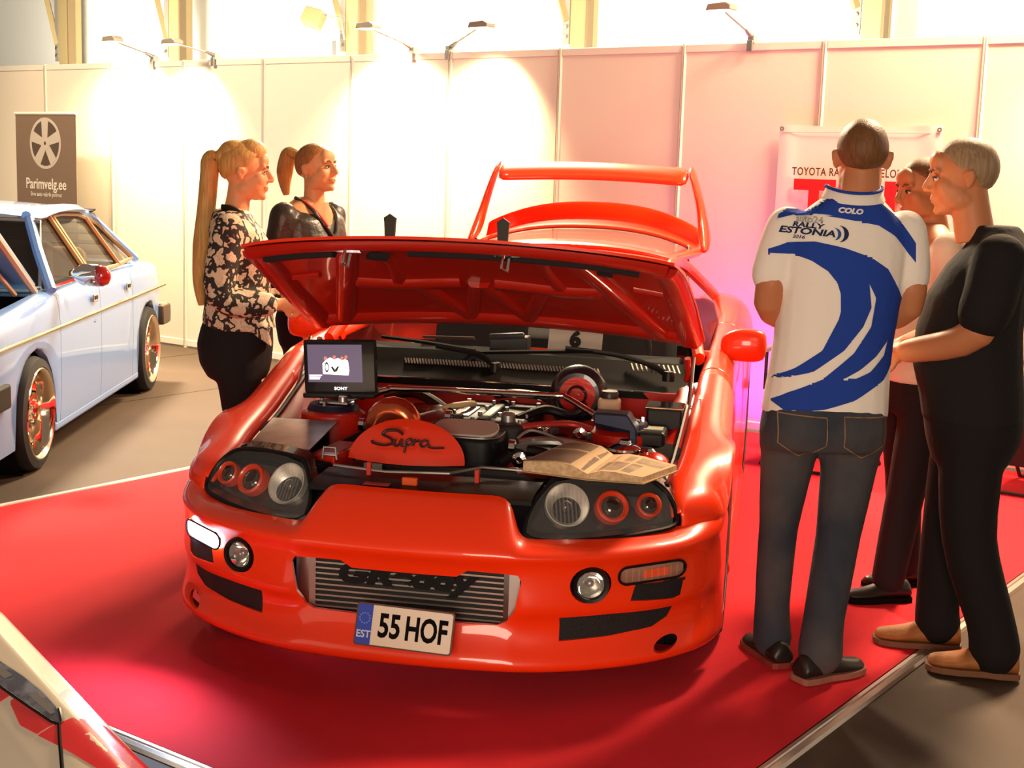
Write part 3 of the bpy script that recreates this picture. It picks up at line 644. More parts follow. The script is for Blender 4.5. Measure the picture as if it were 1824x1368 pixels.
# right hand side: booster, reservoirs, fuse box, tank
bo = obj('brake_booster', MB().lathe([(.03,-.07),(.04,-.05),(.085,-.045),(.108,-.02),(.112,0),(.108,.03),(.09,.05)], (.335,1.33,.775), 'Y', 36), mat('booster_black', (.014,.014,.02), .3, 0, .5), CAR)
obj('booster_face', MB().lathe([(0,-.052),(.07,-.050)], (.335,1.33,.775), 'Y', 28), DARKRED, bo)
rs = obj('fluid_reservoir', MB().prism(rrect(.085,.07,.02,4,.47,1.2), lambda x, y, d: Vector((x, y, d)), .735, .785), mat('cream_plastic', (.70,.50,.33), .4), CAR, 40, bev=.012); obj('cap', MB().lathe([(0,.812),(.030,.812),(.034,.805),(.034,.788)], (.47,1.2,0), 'Z', 20), mat('cap_black', (.03,.02,.02), .4), rs)
fb = obj('fuse_box', MB().box((.655,.985,.665), (.10,.15,.11)), BLACK, CAR, 0, bev=.012); obj('fuse_label', MB().box((.655,.98,.722), (.075,.06,.003)), mat('label_grey', (.35,.36,.28), .5), fb, 0)
rl = obj('relay_box', MB().box((.685,1.15,.735), (.13,.13,.08)), BLACK, CAR, 0, bev=.008); obj('chrome_lid', MB().box((.685,1.15,.778), (.14,.14,.008)), CHROME, rl, 0, bev=.003)
tk = obj('overflow_tank', MB().ball((.665,.80,.60), (.085,.09,.075), 22, 14), DARKRED, CAR, 180); obj('tank_neck', MB().lathe([(.025,.66),(.03,.675),(.02,.685),(0,.685)], (.655,.80,0), 'Z', 16), CHROME, tk)
fc = obj('filler_cap', MB().lathe([(0,.702),(.02,.702),(.024,.690),(.045,.684),(.062,.676),(.064,.668),(.05,.66)], (.575,.83,0), 'Z', 28), CHROME, CAR)
obj('coolant_tank', MB().ball((.52,.90,.62), (.10,.07,.06), 20, 12), DARKRED, CAR, 180)
PIPE = mat('red_pipe', (.60,.06,.05), .25, .6, .6)
for nm, m_, r, P in (('red_fuel_rail', PIPE, .013, [(.17,.93,.70),(.25,.95,.712),(.36,.99,.715),(.44,.98,.70)]), ('polished_pipe', ALU, .020, [(.20,.85,.66),(.30,.84,.675),(.40,.85,.67),(.52,.84,.65)]),
    ('thin_line', STEEL, .005, [(.20,.78,.69),(.24,.82,.715),(.33,.80,.70),(.38,.76,.68)]), ('black_hose', BLACK, .018, [(.15,1.05,.71),(.24,1.12,.74),(.33,1.15,.72),(.36,1.26,.74)]), ('black_hose', BLACK, .020, [(-.10,1.02,.72),(-.2,1.12,.75),(-.3,1.2,.76),(-.42,1.3,.72)]),
    ('cream_hose', mat('cream_hose', (.62,.45,.25), .4), .012, [(-.16,.96,.715),(-.12,1.02,.74),(-.06,1.10,.745),(-.05,1.2,.73)]), ('black_hose', BLACK, .022, [(.16,.66,.62),(.22,.72,.655),(.32,.72,.65),(.42,.62,.60)]), ('heater_hose', mat('hose_dark', (.02,.015,.015), .4), .016, [(.0,1.38,.74),(.1,1.3,.765),(.22,1.3,.75),(.28,1.2,.70)]),
    ('dark_pipe', mat('dark_red_pipe', (.22,.02,.015), .35, .3, .4), .030, [(.20,.70,.60),(.30,.66,.61),(.42,.72,.60),(.50,.80,.58)])):
    obj(nm, MB().tube(catmull(P, 6), r, 10), m_, CAR)
for k, (x, y, z) in enumerate(((.20,.70,.675),(.24,.62,.65),(.27,.92,.70),(-.08,.92,.725),(.40,.93,.69),(.46,.77,.65),(-.40,.90,.68),(-.36,.62,.62),(.33,.58,.635))):
    obj('hose_clamp', MB().lathe([(.012,-.012),(.026,-.010),(.026,.010),(.012,.012)], (x,y,z), 'XYZ'[k % 3], 16), CHROME, CAR)
    obj('connector', MB().box((x+.03,y+.02,z-.005), (.04,.03,.025), (0,0,k*.5)), mat('connector_grey', (.05,.04,.04), .4), CAR, 0, bev=.004)
obj('engine_block', MB().box((.02,1.02,.48), (.55,.75,.25)), mat('block_dark', (.03,.022,.02), .5, .3), CAR, 0, bev=.02)
# brushed cover plate on the left
pl4 = [(-.735,.870,.690),(-.480,.855,.695),(-.445,.445,.672),(-.665,.440,.668)]
cvp = obj('heat_shield_plate', MB()._add([Vector(p) for p in pl4] + [Vector(p)+Vector((0,0,-.006)) for p in pl4], [(0,1,2,3),(7,6,5,4)] + [(i,(i+1)%4,4+(i+1)%4,4+i) for i in range(4)]), mat('brushed_plate', (.42,.36,.33), .30, .9, noise=(9,(.30,.24,.22),.4,.6)), CAR, 0, bev=.002)
obj('plate_support', MB().box((-.60,.64,.60), (.20,.36,.13)), MATTE, CAR, 0, bev=.01)
obj('red_box', MB().box((-.40,.60,.60), (.10,.26,.10), (0,0,-.1)), ORANGE_IN, CAR, 0, bev=.006); obj('box_trim', MB().tube([(-.37,.48,.648),(-.345,.72,.655)], .005, 6), CHROME, CAR)
# --- scuttle panel, wipers
rows = [[Vector((x, y + .10*(x/.75)**2, z - .02*(x/.75)**2)) for x in (-.74,-.5,-.25,0,.25,.5,.74)] for y, z in ((1.36,.765),(1.365,.790),(1.41,.812),(1.46,.845),(1.52,.885))]
cw = obj('scuttle_panel', MB().grid(rows), mat('scuttle_black', (.004,.0035,.004), .6, spec=.12), CAR, 60, solid=.006)
obj('scuttle_edge', MB().tube([Vector((x, 1.362 + .10*(x/.75)**2, .793 - .02*(x/.75)**2)) for x in (-.74,-.5,-.25,0,.25,.5,.74)], .004, 6), CHROME, cw)
mb = MB()
for k in range(64):
    x = -.40 + .0125*k
    if x < .48: mb.box((x, 1.452 + .10*(x/.75)**2, .846 - .02*(x/.75)**2), (.006,.028,.010), (.6,0,.5))
tag(obj('vent_slats', mb, mat('slat_grey', (.30,.25,.22), .3, .3), cw, 0), kind='stuff')
mb = MB()
for k in range(11): mb.box((.52+.018*k, 1.50, .862), (.006,.05,.010), (.5,0,.35))
obj('side_grille', mb, STEEL, cw, 0); tag(bpy.data.objects[cw.children[-1].name], kind='stuff')
for P, Q in (([(.665,1.47,.842),(.60,1.49,.875),(.45,1.50,.910),(.25,1.50,.925)], [(.36,1.505,.918),(.12,1.49,.905),(-.10,1.49,.890)]), ([(-.02,1.44,.842),(-.10,1.47,.885),(-.28,1.50,.905)], [(-.12,1.51,.895),(-.34,1.53,.915),(-.52,1.55,.925)])):
    w_ = obj('wiper_arm', MB().tube(catmull(P, 5), [.014]*6+[.010]*(len(catmull(P,5))-6), 8, flat=.6), BLACK, CAR); obj('wiper_blade', MB().tube(catmull(Q, 4), .008, 6, flat=1.6), MATTE, w_)
    obj('wiper_pivot', MB().lathe([(0,.02),(.02,.018),(.024,0),(.024,-.02)], P[0], 'Z', 16), BLACK, w_)
# --- cabin: windscreen, pillars, roof, glass, seats
def wsx(v, u): return u*lerp(.735,.575,v)
rows = [[Vector((wsx(v,u), 1.53 + .20*u*u*(1-.4*v) + .72*v, .885 + .345*v - .03*u*u*v - .02*(1-v)*u*u + .03*sin(pi*v))) for u in (-1,-.8,-.5,-.2,0,.2,.5,.8,1)] for v in (0,.2,.4,.6,.8,1)]
obj('windscreen', MB().grid(rows), GLASS, CAR, 180)
roof = [[Vector((u*lerp(.575,.56,v), 2.25 + .12*u*u*(1-v) + .75*v, 1.225 + .035*sin(pi*min(1,v*.8+.15)) - .045*abs(u)**3)) for u in (-1,-.8,-.5,-.2,0,.2,.5,.8,1)] for v in (0,.15,.4,.7,1)]
obj('roof', MB().grid(roof), ORANGE, CAR, 180, sub=1, solid=.01)
for s in (1,-1):
    rail = catmull([(s*.772,1.62,.895),(s*.70,1.98,1.07),(s*.585,2.36,1.185),(s*.575,2.75,1.205),(s*.60,3.05,1.175),(s*.68,3.5,1.05),(s*.73,3.8,.965)], 6)
    obj('roof_pillar', MB().tube(rail, .030, 10, flat=.8), ORANGE, CAR)
    lo = catmull([(s*.80,1.68,.905),(s*.795,2.1,.92),(s*.79,2.7,.93),(s*.775,3.1,.945),(s*.745,3.6,.96)], 6)
    hi = catmull([(s*.765,1.68,.93),(s*.69,2.02,1.07),(s*.59,2.4,1.17),(s*.585,2.8,1.185),(s*.71,3.6,1.0)], 6)
    obj('side_window', MB().grid([lo, hi]), GLASS, CAR, 180)
    # door mirror
    mb = MB(); rr = []
    for t_, (cx, w_, h_) in enumerate(((.845,.025,.06),(.86,.045,.105),(.90,.055,.132),(.96,.06,.140),(1.01,.055,.132),(1.035,.03,.095))):
        rr.append([Vector((s*cx, 1.84 + w_*sy*.9, .925 + .01*(t_ > 1) + h_/2*sz)) for sy, sz in [(cos(a)*(1 if cos(a) > 0 else .8), max(-1, min(1, 1.15*sin(a)))) for a in [2*pi*k/14 for k in range(14)]]])
    mb.loft(rr); dm = obj('door_mirror', mb, ORANGE, CAR, 180, sub=1)
    obj('mirror_stalk', MB().loft([[Vector((s*x, 1.84+.035*cos(a), z+.02*sin(a))) for a in [2*pi*k/8 for k in range(8)]] for x, z in ((.78,.885),(.83,.885),(.88,.895))]), ORANGE, dm, 60)
INT = mat('interior_dark', (.006,.005,.006), .85, spec=.1)
obj('dashboard', MB().loft([[Vector((x, y, z)) for y, z in ((1.56,.80),(1.60,.872),(1.72,.885),(1.86,.86),(1.92,.78),(1.90,.66),(1.6,.66))] for x in (-.70,-.3,.3,.70)]), INT, CAR, 40, bev=.01)
sw = obj('steering_wheel', MB().lathe([(.165+.014*cos(a), .014*sin(a)) for a in [2*pi*k/8 for k in range(8)]], (0,0,0), 'Z', 32, True).xf(Matrix.Translation((.37,2.02,.86)) @ Matrix.Rotation(radians(65),4,'X')), BLACK, CAR)
obj('instrument_pod', MB().box((-.02,1.74,.905), (.16,.09,.06)).tube([(-.10,1.70,.93),(.05,1.68,.945)], .014, 8), mat('pod', (.03,.03,.035), .35), CAR, 30, bev=.02)
for s in (1,-1):
    se = obj('seat', MB().box((s*.37,2.55,.50), (.50,.50,.16)), mat('seat_cloth', (.02,.018,.02), .8), CAR, 40, bev=.05, bseg=3); obj('backrest', MB().box((s*.37,2.80,.82), (.46,.14,.60), (radians(-14),0,0)), MATS['seat_cloth'], se, 40, bev=.05, bseg=3); obj('headrest', MB().box((s*.37,2.88,1.11), (.24,.09,.13)), MATS['seat_cloth'], se, 40, bev=.04, bseg=3)
obj('cabin_floor', MB().box((0,2.9,.32), (1.5,2.7,.03)), INT, CAR, 0); obj('boot_trim', MB().box((0,3.85,.70), (1.3,.9,.05)), INT, CAR, 0)
# --- raised hatch with glass and hoop wing
def hat(u, v, h=0): # v 0 hinge .. 1 trailing edge
    hwid = interp(v, [0,.3,.7,1], [.555,.60,.645,.62]); zc = interp(v, [0,.2,.5,.8,.93,.955,1.], [1.235,1.262,1.290,1.312,1.326,1.345,1.448])
    drop = interp(v, [0,.5,1], [.06,.11,.14]); yy = interp(v, [0,1], [3.0,4.15]) - .10*abs(u)**2.5*v
    return Vector((u*hwid, yy, zc - drop*abs(u)**2.6 + h))
US = [-1,-.95,-.88,-.7,-.5,-.25,0,.25,.5,.7,.88,.95,1]; VS = [0,.04,.09,.2,.35,.5,.64,.70,.78,.86,.93,.955,.97,.985,1.0]
mb = MB(); gl = MB()
for j in range(len(VS)-1):
    for i in range(len(US)-1):
        um, vm = (US[i]+US[i+1])/2, (VS[j]+VS[j+1])/2
        (gl if abs(um) < .88 and .09 < vm < .70 else mb)._add([hat(US[i],VS[j]), hat(US[i+1],VS[j]), hat(US[i+1],VS[j+1]), hat(US[i],VS[j+1])], [(0,1,2,3)])
hatch = obj('hatch', mb, ORANGE, CAR, 180, solid=.03); hatch.modifiers.new('sub','SUBSURF').levels = 1; hatch.modifiers['sub'].render_levels = 1; lab(hatch, 'raised rear hatch with tinted glass and hoop wing')
obj('rear_window', gl, mat('tinted_glass', (.20,.15,.12), .04, spec=.9, alpha=.75), hatch, 180)
WB0 = []
for k in range(15):
    u = -1+2*k/14; x = u*.545; zc = 1.612 + .020*(1-u*u); yc = 3.98 - .05*u*u
    prof = [(-.10,-.014),(-.07,.018),(0,.030),(.07,.016),(.105,-.004),(.07,-.014),(0,-.018),(-.07,-.026)]; ca, sa = cos(.50), sin(.50)
    WB0.append([Vector((x, yc + a*ca - b*sa, zc + a*sa + b*ca)) for a, b in prof])
wing = obj('wing_blade', MB().loft(WB0), ORANGE, hatch, 180, sub=1)
for s in (1,-1):
    rr = []
    for t_, (x, y, z, w_, th) in enumerate(((.545,3.96,1.665,.10,.022),(.568,3.955,1.60,.11,.034),(.600,3.95,1.50,.09,.040),(.625,3.93,1.40,.10,.045),(.645,3.88,1.30,.16,.055),(.660,3.82,1.225,.22,.060))):
        rr.append([Vector((s*(x + th*sin(a)*.6), y + w_*cos(a)*.8, z + w_*cos(a)*.25)) for a in [2*pi*k/12 for k in range(12)]])
    obj('wing_leg', MB().loft(rr), ORANGE, hatch, 180, sub=1)
    obj('hatch_strut', MB().tube([(s*.60,3.35,.98),(s*.58,3.55,1.24)], .009, 8), BLACK, hatch)

# ------------------------------------------------------------------ things standing on the car
tvp = Vector((-.525, 1.035, .865))
M_car = CAR.matrix_world if False else Matrix.Translation(CAR.location) @ Matrix.Rotation(CAR.rotation_euler.z, 4, 'Z')
tv = empty('portable_player', (0,0,0), 0, 'small black portable screen showing an engine picture, standing in the engine bay', 'screen'); tv.matrix_world = M_car @ Matrix.Translation((-.525,1.035,.757)) @ Matrix.Rotation(radians(-3),4,'Y')
obj('screen_housing', MB().box((0,0,.108), (.285,.022,.212)), mat('glossy_black', (.012,.011,.014), .12, 0, .4), tv, 0, bev=.008)
obj('display', MB().box((-.018,-.0118,.125), (.213,.001,.142)), mat('display', (.05,.04,.06), .2, emit=(.145,.105,.16), estr=1.), tv, 0)
PW = mat('display_white', (.9,.9,.9), .4, emit=(1,.95,.95), estr=1.6); PR = mat('display_red', (.6,.2,.15), .4, emit=(.6,.16,.12), estr=1.); PK = mat('display_dark', (.02,.02,.02), .4, emit=(.02,.02,.02), estr=1.)
def flatp(nm, P, m_, o=-.0128, par=None): return obj(nm, MB().prism(P, lambda x, z, d: Vector((x, o+d, z)), 0, .0004), m_, par or tv, 0)
flatp('pictured_engine', [(-.066,.085),(.034,.080),(.038,.100),(.034,.136),(.022,.142),(.012,.137),(-.005,.146),(-.02,.140),(-.035,.148),(-.052,.140),(-.066,.125)], PW)
flatp('pictured_pulley', [(-.05+.008*cos(a), .111+.020*sin(a)) for a in [2*pi*k/14 for k in range(14)]], PK, -.0134); flatp('pictured_pulley', [(-.05+.005*cos(a), .111+.013*sin(a)) for a in [2*pi*k/14 for k in range(14)]], PW, -.0138)
flatp('pictured_belt', [(-.034,.112),(-.027,.114),(-.018,.102),(-.008,.114),(-.001,.114),(-.010,.096),(-.022,.092)], PK, -.0134)
for x, z in ((-.055,.146),(-.02,.150),(.010,.146),(.026,.150)): flatp('pictured_pipe', [(x-.006,z-.006),(x+.004,z-.008),(x+.008,z+.004),(x-.003,z+.006)], PR, -.0134)
for k, (w_, z) in enumerate(((.050,.077),(.044,.070),(.040,.064))): flatp('caption_bar', [(-.120,z),(-.120+w_,z),(-.120+w_,z+.005),(-.120,z+.005)], PW)
obj('base_unit', MB().box((0,.05,.006), (.285,.17,.02)), MATS['glossy_black'], tv, 0, bev=.006)
FRT = lambda x, z: frame((x, -.0125, z), (1,0,0), (0,0,1))
text('lettering', 'SONY', .016, FRT(.002,.030), PW, tv, .0002, 0, .0004, 1.2); obj('status_light', MB().box((-.0,-.0125,.006), (.030,.001,.006)), mat('status', (.6,.7,1), .4, emit=(.6,.75,1.), estr=2.), tv, 0)
# open book across the right headlamp
bk = empty('open_book', (0,0,0), 0, 'old open book with grey photographs lying over the right headlamp', 'book'); bk.matrix_world = M_car @ Matrix.Translation((0,0,.674))
PAPER = mat('old_paper', (.60,.42,.25), .8); EDGE = mat('page_edges', (.66,.47,.27), .8, noise=(60,(.5,.33,.18),.4,.6))
def bilin(Q, u, v): return Q[0].lerp(Q[1], u).lerp(Q[3].lerp(Q[2], u), v)
for nm, Q, hts, fl in (('left_pages', [(.305,.336),(.518,.283),(.560,.610),(.391,.683)], [.034,.040,.044,.040,.018], 0), ('right_pages', [(.518,.283),(.690,.285),(.778,.500),(.560,.610)], [.018,.030,.030,.024,.020], 1)):
    Q = [Vector((x,y,0)) for x, y in Q]; top = []; bot = []
    for j in range(5):
        top.append([bilin(Q, i/4, j/4) + Vector((0,0,hts[i])) for i in range(5)]); bot.append([bilin(Q, i/4, j/4) + Vector((0,0,.003)) for i in range(5)])
    mb = MB(); mb.grid(top); mb.grid(bot[::-1])
    for e in (0, 4): mb.grid([[bot[e][i] for i in range(5)], [top[e][i] for i in range(5)]])
    for e in (0, 4): mb.grid([[bot[j][e] for j in range(5)], [top[j][e] for j in range(5)]])
    pg = obj(nm, mb, EDGE, bk, 30)
    def pq(u0, u1, v0, v1, h, mt, nm2):
        m2 = MB(); m2.grid([[bilin(Q, lerp(u0,u1,i/4), v) + Vector((0,0,interp(lerp(u0,u1,i/4), [0,.25,.5,.75,1], hts) + h)) for i in range(5)] for v in (v0, v1)]); obj(nm2, m2, mt, pg, 180)
    pq(.0,1,.0,1,.0008, PAPER, 'top_page')
    if fl: pq(.12,.70,.10,.55,.0014, mat('photo_grey', (.20,.14,.10), .7, noise=(14,(.42,.30,.2),.35,.65)), 'photograph'); pq(.15,.95,.62,.90,.0014, mat('photo_pale', (.42,.32,.22), .7, noise=(18,(.28,.2,.13),.4,.6)), 'photograph')
    else: pq(.03,.93,.04,.60,.0014, mat('photo_dark', (.16,.10,.07), .7, noise=(8,(.27,.18,.12),.35,.65)), 'photograph'); pq(.03,.93,.66,.97,.0014, MATS['photo_dark'], 'photograph')
obj('cover_board', MB()._add([Vector((x,y,z)) for z in (0,.003) for x, y in ((.300,.330),(.518,.275),(.695,.278),(.785,.502),(.560,.618),(.388,.692))], [(5,4,3,2,1,0),(6,7,8,9,10,11)] + [(i,(i+1)%6,6+(i+1)%6,6+i) for i in range(6)]), mat('book_cover', (.42,.26,.12), .6), bk, 0)
# number card behind the windscreen
nc = empty('number_card', (0,0,0), 0, 'white card with a black number 6 behind the windscreen', 'card'); nc.matrix_world = M_car @ Matrix.Translation((.252,1.735,.888)) @ Matrix.Rotation(radians(-24),4,'X')
obj('card', MB().box((0,0,.045), (.225,.003,.098)), mat('card_white', (.80,.72,.62), .6), nc, 0)
text('numeral', '6', .088, frame((.0,-.003,.045), (1,0,0), (0,0,1)), MATTE, nc, .0004, 0, .006, 1.0)
lf = tag(obj('leaflet', MB().box((-.30,1.80,.905), (.22,.12,.003), (radians(-12),0,.2)), mat('leaflet_beige', (.60,.42,.30), .6), None, 0), 'beige leaflet lying on the dashboard left of the card', 'leaflet'); lf.matrix_world = M_car
# ------------------------------------------------------------------ people
from mathutils.bvhtree import BVHTree
SKIN = mat('skin_warm', (.62, .31, .145), .5, spec=.35); SKIN_M = mat('skin_tan', (.50, .19, .085), .5, spec=.35)
def cloth(name, col, **k): return mat(name, col, .85, spec=.2, bump=(35, .25, .01), **k)
def fuse(name, mb, m, parent, vox=.011, smooth=6, fac=.6):
    o = obj(name, mb, m, parent, 180)
    q = o.modifiers.new('remesh', 'REMESH'); q.mode = 'VOXEL'; q.voxel_size = vox; q.use_smooth_shade = True
    if smooth: q = o.modifiers.new('smooth', 'SMOOTH'); q.iterations = smooth; q.factor = fac
    bake(o); o.data.polygons.foreach_set('use_smooth', [True]*len(o.data.polygons)); 
    o.data.materials.clear(); o.data.materials.append(m); return o
def rings(mb, R, n=20, p=2.3):
    """stack of superellipse rings (z, cx, cy, rx, ry)"""
    def se(a): c, s = cos(a), sin(a); return (abs(c)**(2/p)*(1 if c >= 0 else -1), abs(s)**(2/p)*(1 if s >= 0 else -1))
    mb.loft([[Vector((cx + rx*se(2*pi*k/n)[0], cy + ry*se(2*pi*k/n)[1], z)) for k in range(n)] for z, cx, cy, rx, ry in R]); return mb
def limb(mb, P, R, seg=14, n=4): 
    P2 = catmull(P, n); R2 = []
    for i in range(len(P)-1): R2 += [lerp(R[i], R[i+1], k/n) for k in range(n)]
    mb.tube(P2, R2 + [R[-1]], seg); mb.ball(P[0], R[0]*1.0, 12, 8); mb.ball(P[-1], R[-1]*.98, 12, 8); return mb
def hand(mb, w, d, up, s=1., curl=.5, side=1):
    """palm and five bent fingers from wrist w along d; up = back of hand, side = thumb side sign"""
    d = Vector(d).normalized(); up = Vector(up); up = (up - d*up.dot(d)).normalized(); a = d.cross(up)*side
    w = Vector(w)
    mb.tube([w - d*.02*s, w + d*.03*s, w + d*.075*s, w + d*.09*s], [.024*s, .030*s, .034*s, .026*s], 12, flat=1.0)
    for k, (o, L) in enumerate(((.026,.070),(.009,.078),(-.009,.073),(-.025,.058))):
        b = w + d*.085*s + a*o*s; p = [b - d*.02*s, b]; dd = d.copy()
        for j in range(3):
            dd = (dd - up*curl*(.55 if j else .35)).normalized(); p.append(p[-1] + dd*L*s*(.42,.33,.25)[j])
        mb.tube(p, [.0095*s, .0095*s, .0088*s, .008*s, .0065*s], 8)
    b = w + d*.03*s + a*.026*s; mb.tube([b - a*.012*s, b + (d*.5 + a*.8).normalized()*.03*s - up*.006*s, b + (d*.85 + a*.45).normalized()*.058*s - up*.018*s, b + (d*.95 + a*.2).normalized()*.08*s - up*.026*s], [.012*s, .0115*s, .0105*s, .008*s], 8)
def head(root, c, yaw=0, pitch=0, s=1., skin=SKIN, female=False, smile=False, full=True, roll=0):
    """c = centre between the ears; faces local +y"""
    M = Matrix.Translation(c) @ Euler((pitch, roll, yaw), 'XYZ').to_matrix().to_4x4() @ Matrix.Scale(s, 4)
    mb = MB(); j = .93 if female else 1.
    mb.ball((0,-.012,.030), (.076,.096,.088), 24, 16); mb.ball((0,.030,-.030), (.060*j,.066,.078), 20, 14)
    mb.ball((0,.046,-.080), (.040*j,.042,.034), 16, 10); mb.ball((0,.078,-.098), (.019*j,.016,.016), 12, 8)
    for sx in (-1, 1):
        mb.ball((sx*.036,.056,-.024), (.030,.032,.034), 12, 8); mb.ball((sx*.040*j,.012,-.066), (.026,.050,.034), 12, 8)
        mb.ball((sx*.034,.078,.030), (.026,.014,.010), 12, 8)
        mb.tube([(sx*.074,.0,.0),(sx*.083,-.010,.018),(sx*.086,-.022,.020),(sx*.084,-.026,.002),(sx*.078,-.016,-.022),(sx*.073,-.006,-.030)], [.009,.009,.010,.010,.009,.008], 8)
        mb.ball((sx*.077,-.012,-.004), (.006,.016,.022), 10, 8)
        mb.ball((sx*.040,.030,-.045), (.027,.046,.042), 12, 8)
    mb.ball((0,.070,.055), (.050,.030,.040), 16, 10)
    mb.tube([(0,.088,.028),(0,.098,.010),(0,.112,-.012),(0,.118,-.024)], [.010,.009,.0105,.011], 10); mb.ball((0,.113,-.027), (.014,.012,.010), 12, 8)
    for sx in (-1, 1): mb.ball((sx*.011,.102,-.030), (.008,.010,.008), 10, 6)
    mb.ball((0,.091,-.055), (.024,.012,.007), 12, 8); mb.ball((0,.088,-.068), (.021,.012,.0075), 12, 8)
    mb.tube([(0,-.020,-.04),(0,-.024,-.10),(0,-.030,-.155),(0,-.036,-.20)], [.052*j,.054*j,.058*j,.072*j] if female else [.056,.060,.062,.064], 18)
    mb.xf(M)
    hd = fuse('head', mb, skin, root, .0050*s, 11, .5)
    def part(nm, m2, mt): m2.xf(M); return obj(nm, m2, mt, hd, 180)
    for sx in (-1, 1):
        part('eye', MB().ball((sx*.031,.0815,.004), (.0125,.0095,.0075), 14, 10), mat('eye_white', (.62,.50,.42), .3))
        part('iris', MB().ball((sx*.031,.0895,.0035), (.005,.003,.0052), 10, 8), mat('iris_dark', (.03,.02,.02), .2))
        part('eyelid', MB().tube([(sx*.018,.087,.006),(sx*.031,.0925,.0125),(sx*.045,.083,.008)], .0028, 8), mat('lash_brown', (.07,.03,.018), .7))
        part('eyebrow', MB().tube([(sx*.014,.0965,.027),(sx*.030,.0965,.034),(sx*.050,.080,.030)], [.0035,.0040,.002], 8), mat('brow_brown', (.16,.075,.03), .8))
    w = .027 if smile else .022; zc = .004 if smile else 0
    LIP = mat('lip', (.50,.17,.095) if female else (.42,.15,.075), .45)
    part('upper_lip', MB().tube([(-w,.082,-.060+zc),(-.010,.0965,-.0575),(0,.0975,-.0585),(.010,.0965,-.0575),(w,.082,-.060+zc)], [.0015,.0042,.004,.0042,.0015], 8), LIP)
    part('lower_lip', MB().tube([(-w,.081,-.061+zc),(-.010,.093,-.0665),(0,.094,-.0675),(.010,.093,-.0665),(w,.081,-.061+zc)], [.0015,.0046,.005,.0046,.0015], 8), LIP)
    return hd, M
def hair_cap(root, M, m, lim, puff=1.045, top=0., name='hair', bumpy=.0):
    """scalp shell; lim(az) = lowest elevation (deg), az 0 = face, 180 = nape"""
    rows = []
    for i in range(15):
        row = []
        for k in range(49):
            az = -180 + 360*k/48; lo = lim(abs(az)); el = radians(lerp(90, lo, i/14)); a = radians(az)
            t = i/14; p = puff + top*max(0, sin(el))*(1) + bumpy*sin(k*2.1)*t
            if i == 14: p = puff-.05
            row.append(Vector((.076*p*cos(el)*sin(a), -.012 + .098*p*cos(el)*cos(a), .030 + .090*p*sin(el))))
        rows.append(row)
    mb = MB().grid(rows).xf(M); return obj(name, mb, m, root, 180, solid=.006)
def hairm(n, c, c2):
    m = mat(n, c, .5, spec=.4, noise=(30, c2, .35, .65), bump=(60, .5, .006)); nt = m.node_tree
    tc = [x for x in nt.nodes if x.type == 'TEX_COORD'][0]; mp = nt.nodes.new('ShaderNodeMapping'); mp.inputs['Scale'].default_value = (4, 4, .35)
    for nd in [x for x in nt.nodes if x.type == 'TEX_NOISE']: nt.links.new(mp.outputs[0], nd.inputs['Vector'])
    nt.links.new(tc.outputs['Object'], mp.inputs[0]); return m
def shoe(root, a, d, L, m, h=.085, w=.046, sole=None, nm='shoe'):
    """a = ankle centre over the ground, d = toe direction"""
    d = Vector((d[0], d[1], 0)).normalized(); x = Vector((d.y, -d.x, 0)); a = Vector((a[0], a[1], a[2])); mb = MB(); R = []
    for f, ww, hh, z0 in ((-.34,.70,.55,.012),(-.31,.85,.95,.012),(-.18,.92,1.0,.012),(-.02,.86,.98,.012),(.14,.95,.80,.012),(.30,1.06,.58,.012),(.46,1.0,.48,.012),(.58,.78,.42,.013),(.64,.45,.28,.016)):
        R.append([a + d*f*L + x*w*ww*cos(t)*(1 if sin(t) < .2 else .80) + Vector((0,0,z0 + max(0, (sin(t)+1)/2)*h*hh)) for t in [2*pi*k/16 for k in range(16)]])
    mb.loft(R); s = obj(nm, mb, m, root, 180, sub=1)
    sb = MB(); P = [(f, ww) for f, ww in ((-.35,.5),(-.33,.85),(-.15,.98),(.05,.92),(.3,1.1),(.48,1.06),(.60,.82),(.66,.40))]
    out = [a + d*f*L + x*w*ww for f, ww in P] + [a + d*f*L - x*w*ww for f, ww in P[::-1]]; n = len(out)
    sb._add([p + Vector((0,0,z)) for z in (.0,.022) for p in out], [tuple(range(n)), tuple(range(2*n-1, n-1, -1))] + [(i,(i+1)%n,n+(i+1)%n,n+i) for i in range(n)]); obj('sole', sb, sole or MATTE, s, 0, bev=.003); return s
def project_onto(o, target, direction, off):
    """drop every vertex of mesh object o along direction onto the target surface"""
    bm = bmesh.new(); bm.from_mesh(target.data); tree = BVHTree.FromBMesh(bm); D = Vector(direction).normalized()
    for v in o.data.vertices:
        h = tree.ray_cast(v.co - D*2, D)
        if h[0] is None: q = tree.find_nearest(Vector((v.co.x*.98, -.09, v.co.z))); v.co = q[0] + q[1]*off
        else: v.co = h[0] - D*off*.4 + h[1]*off*.6
    bm.free()
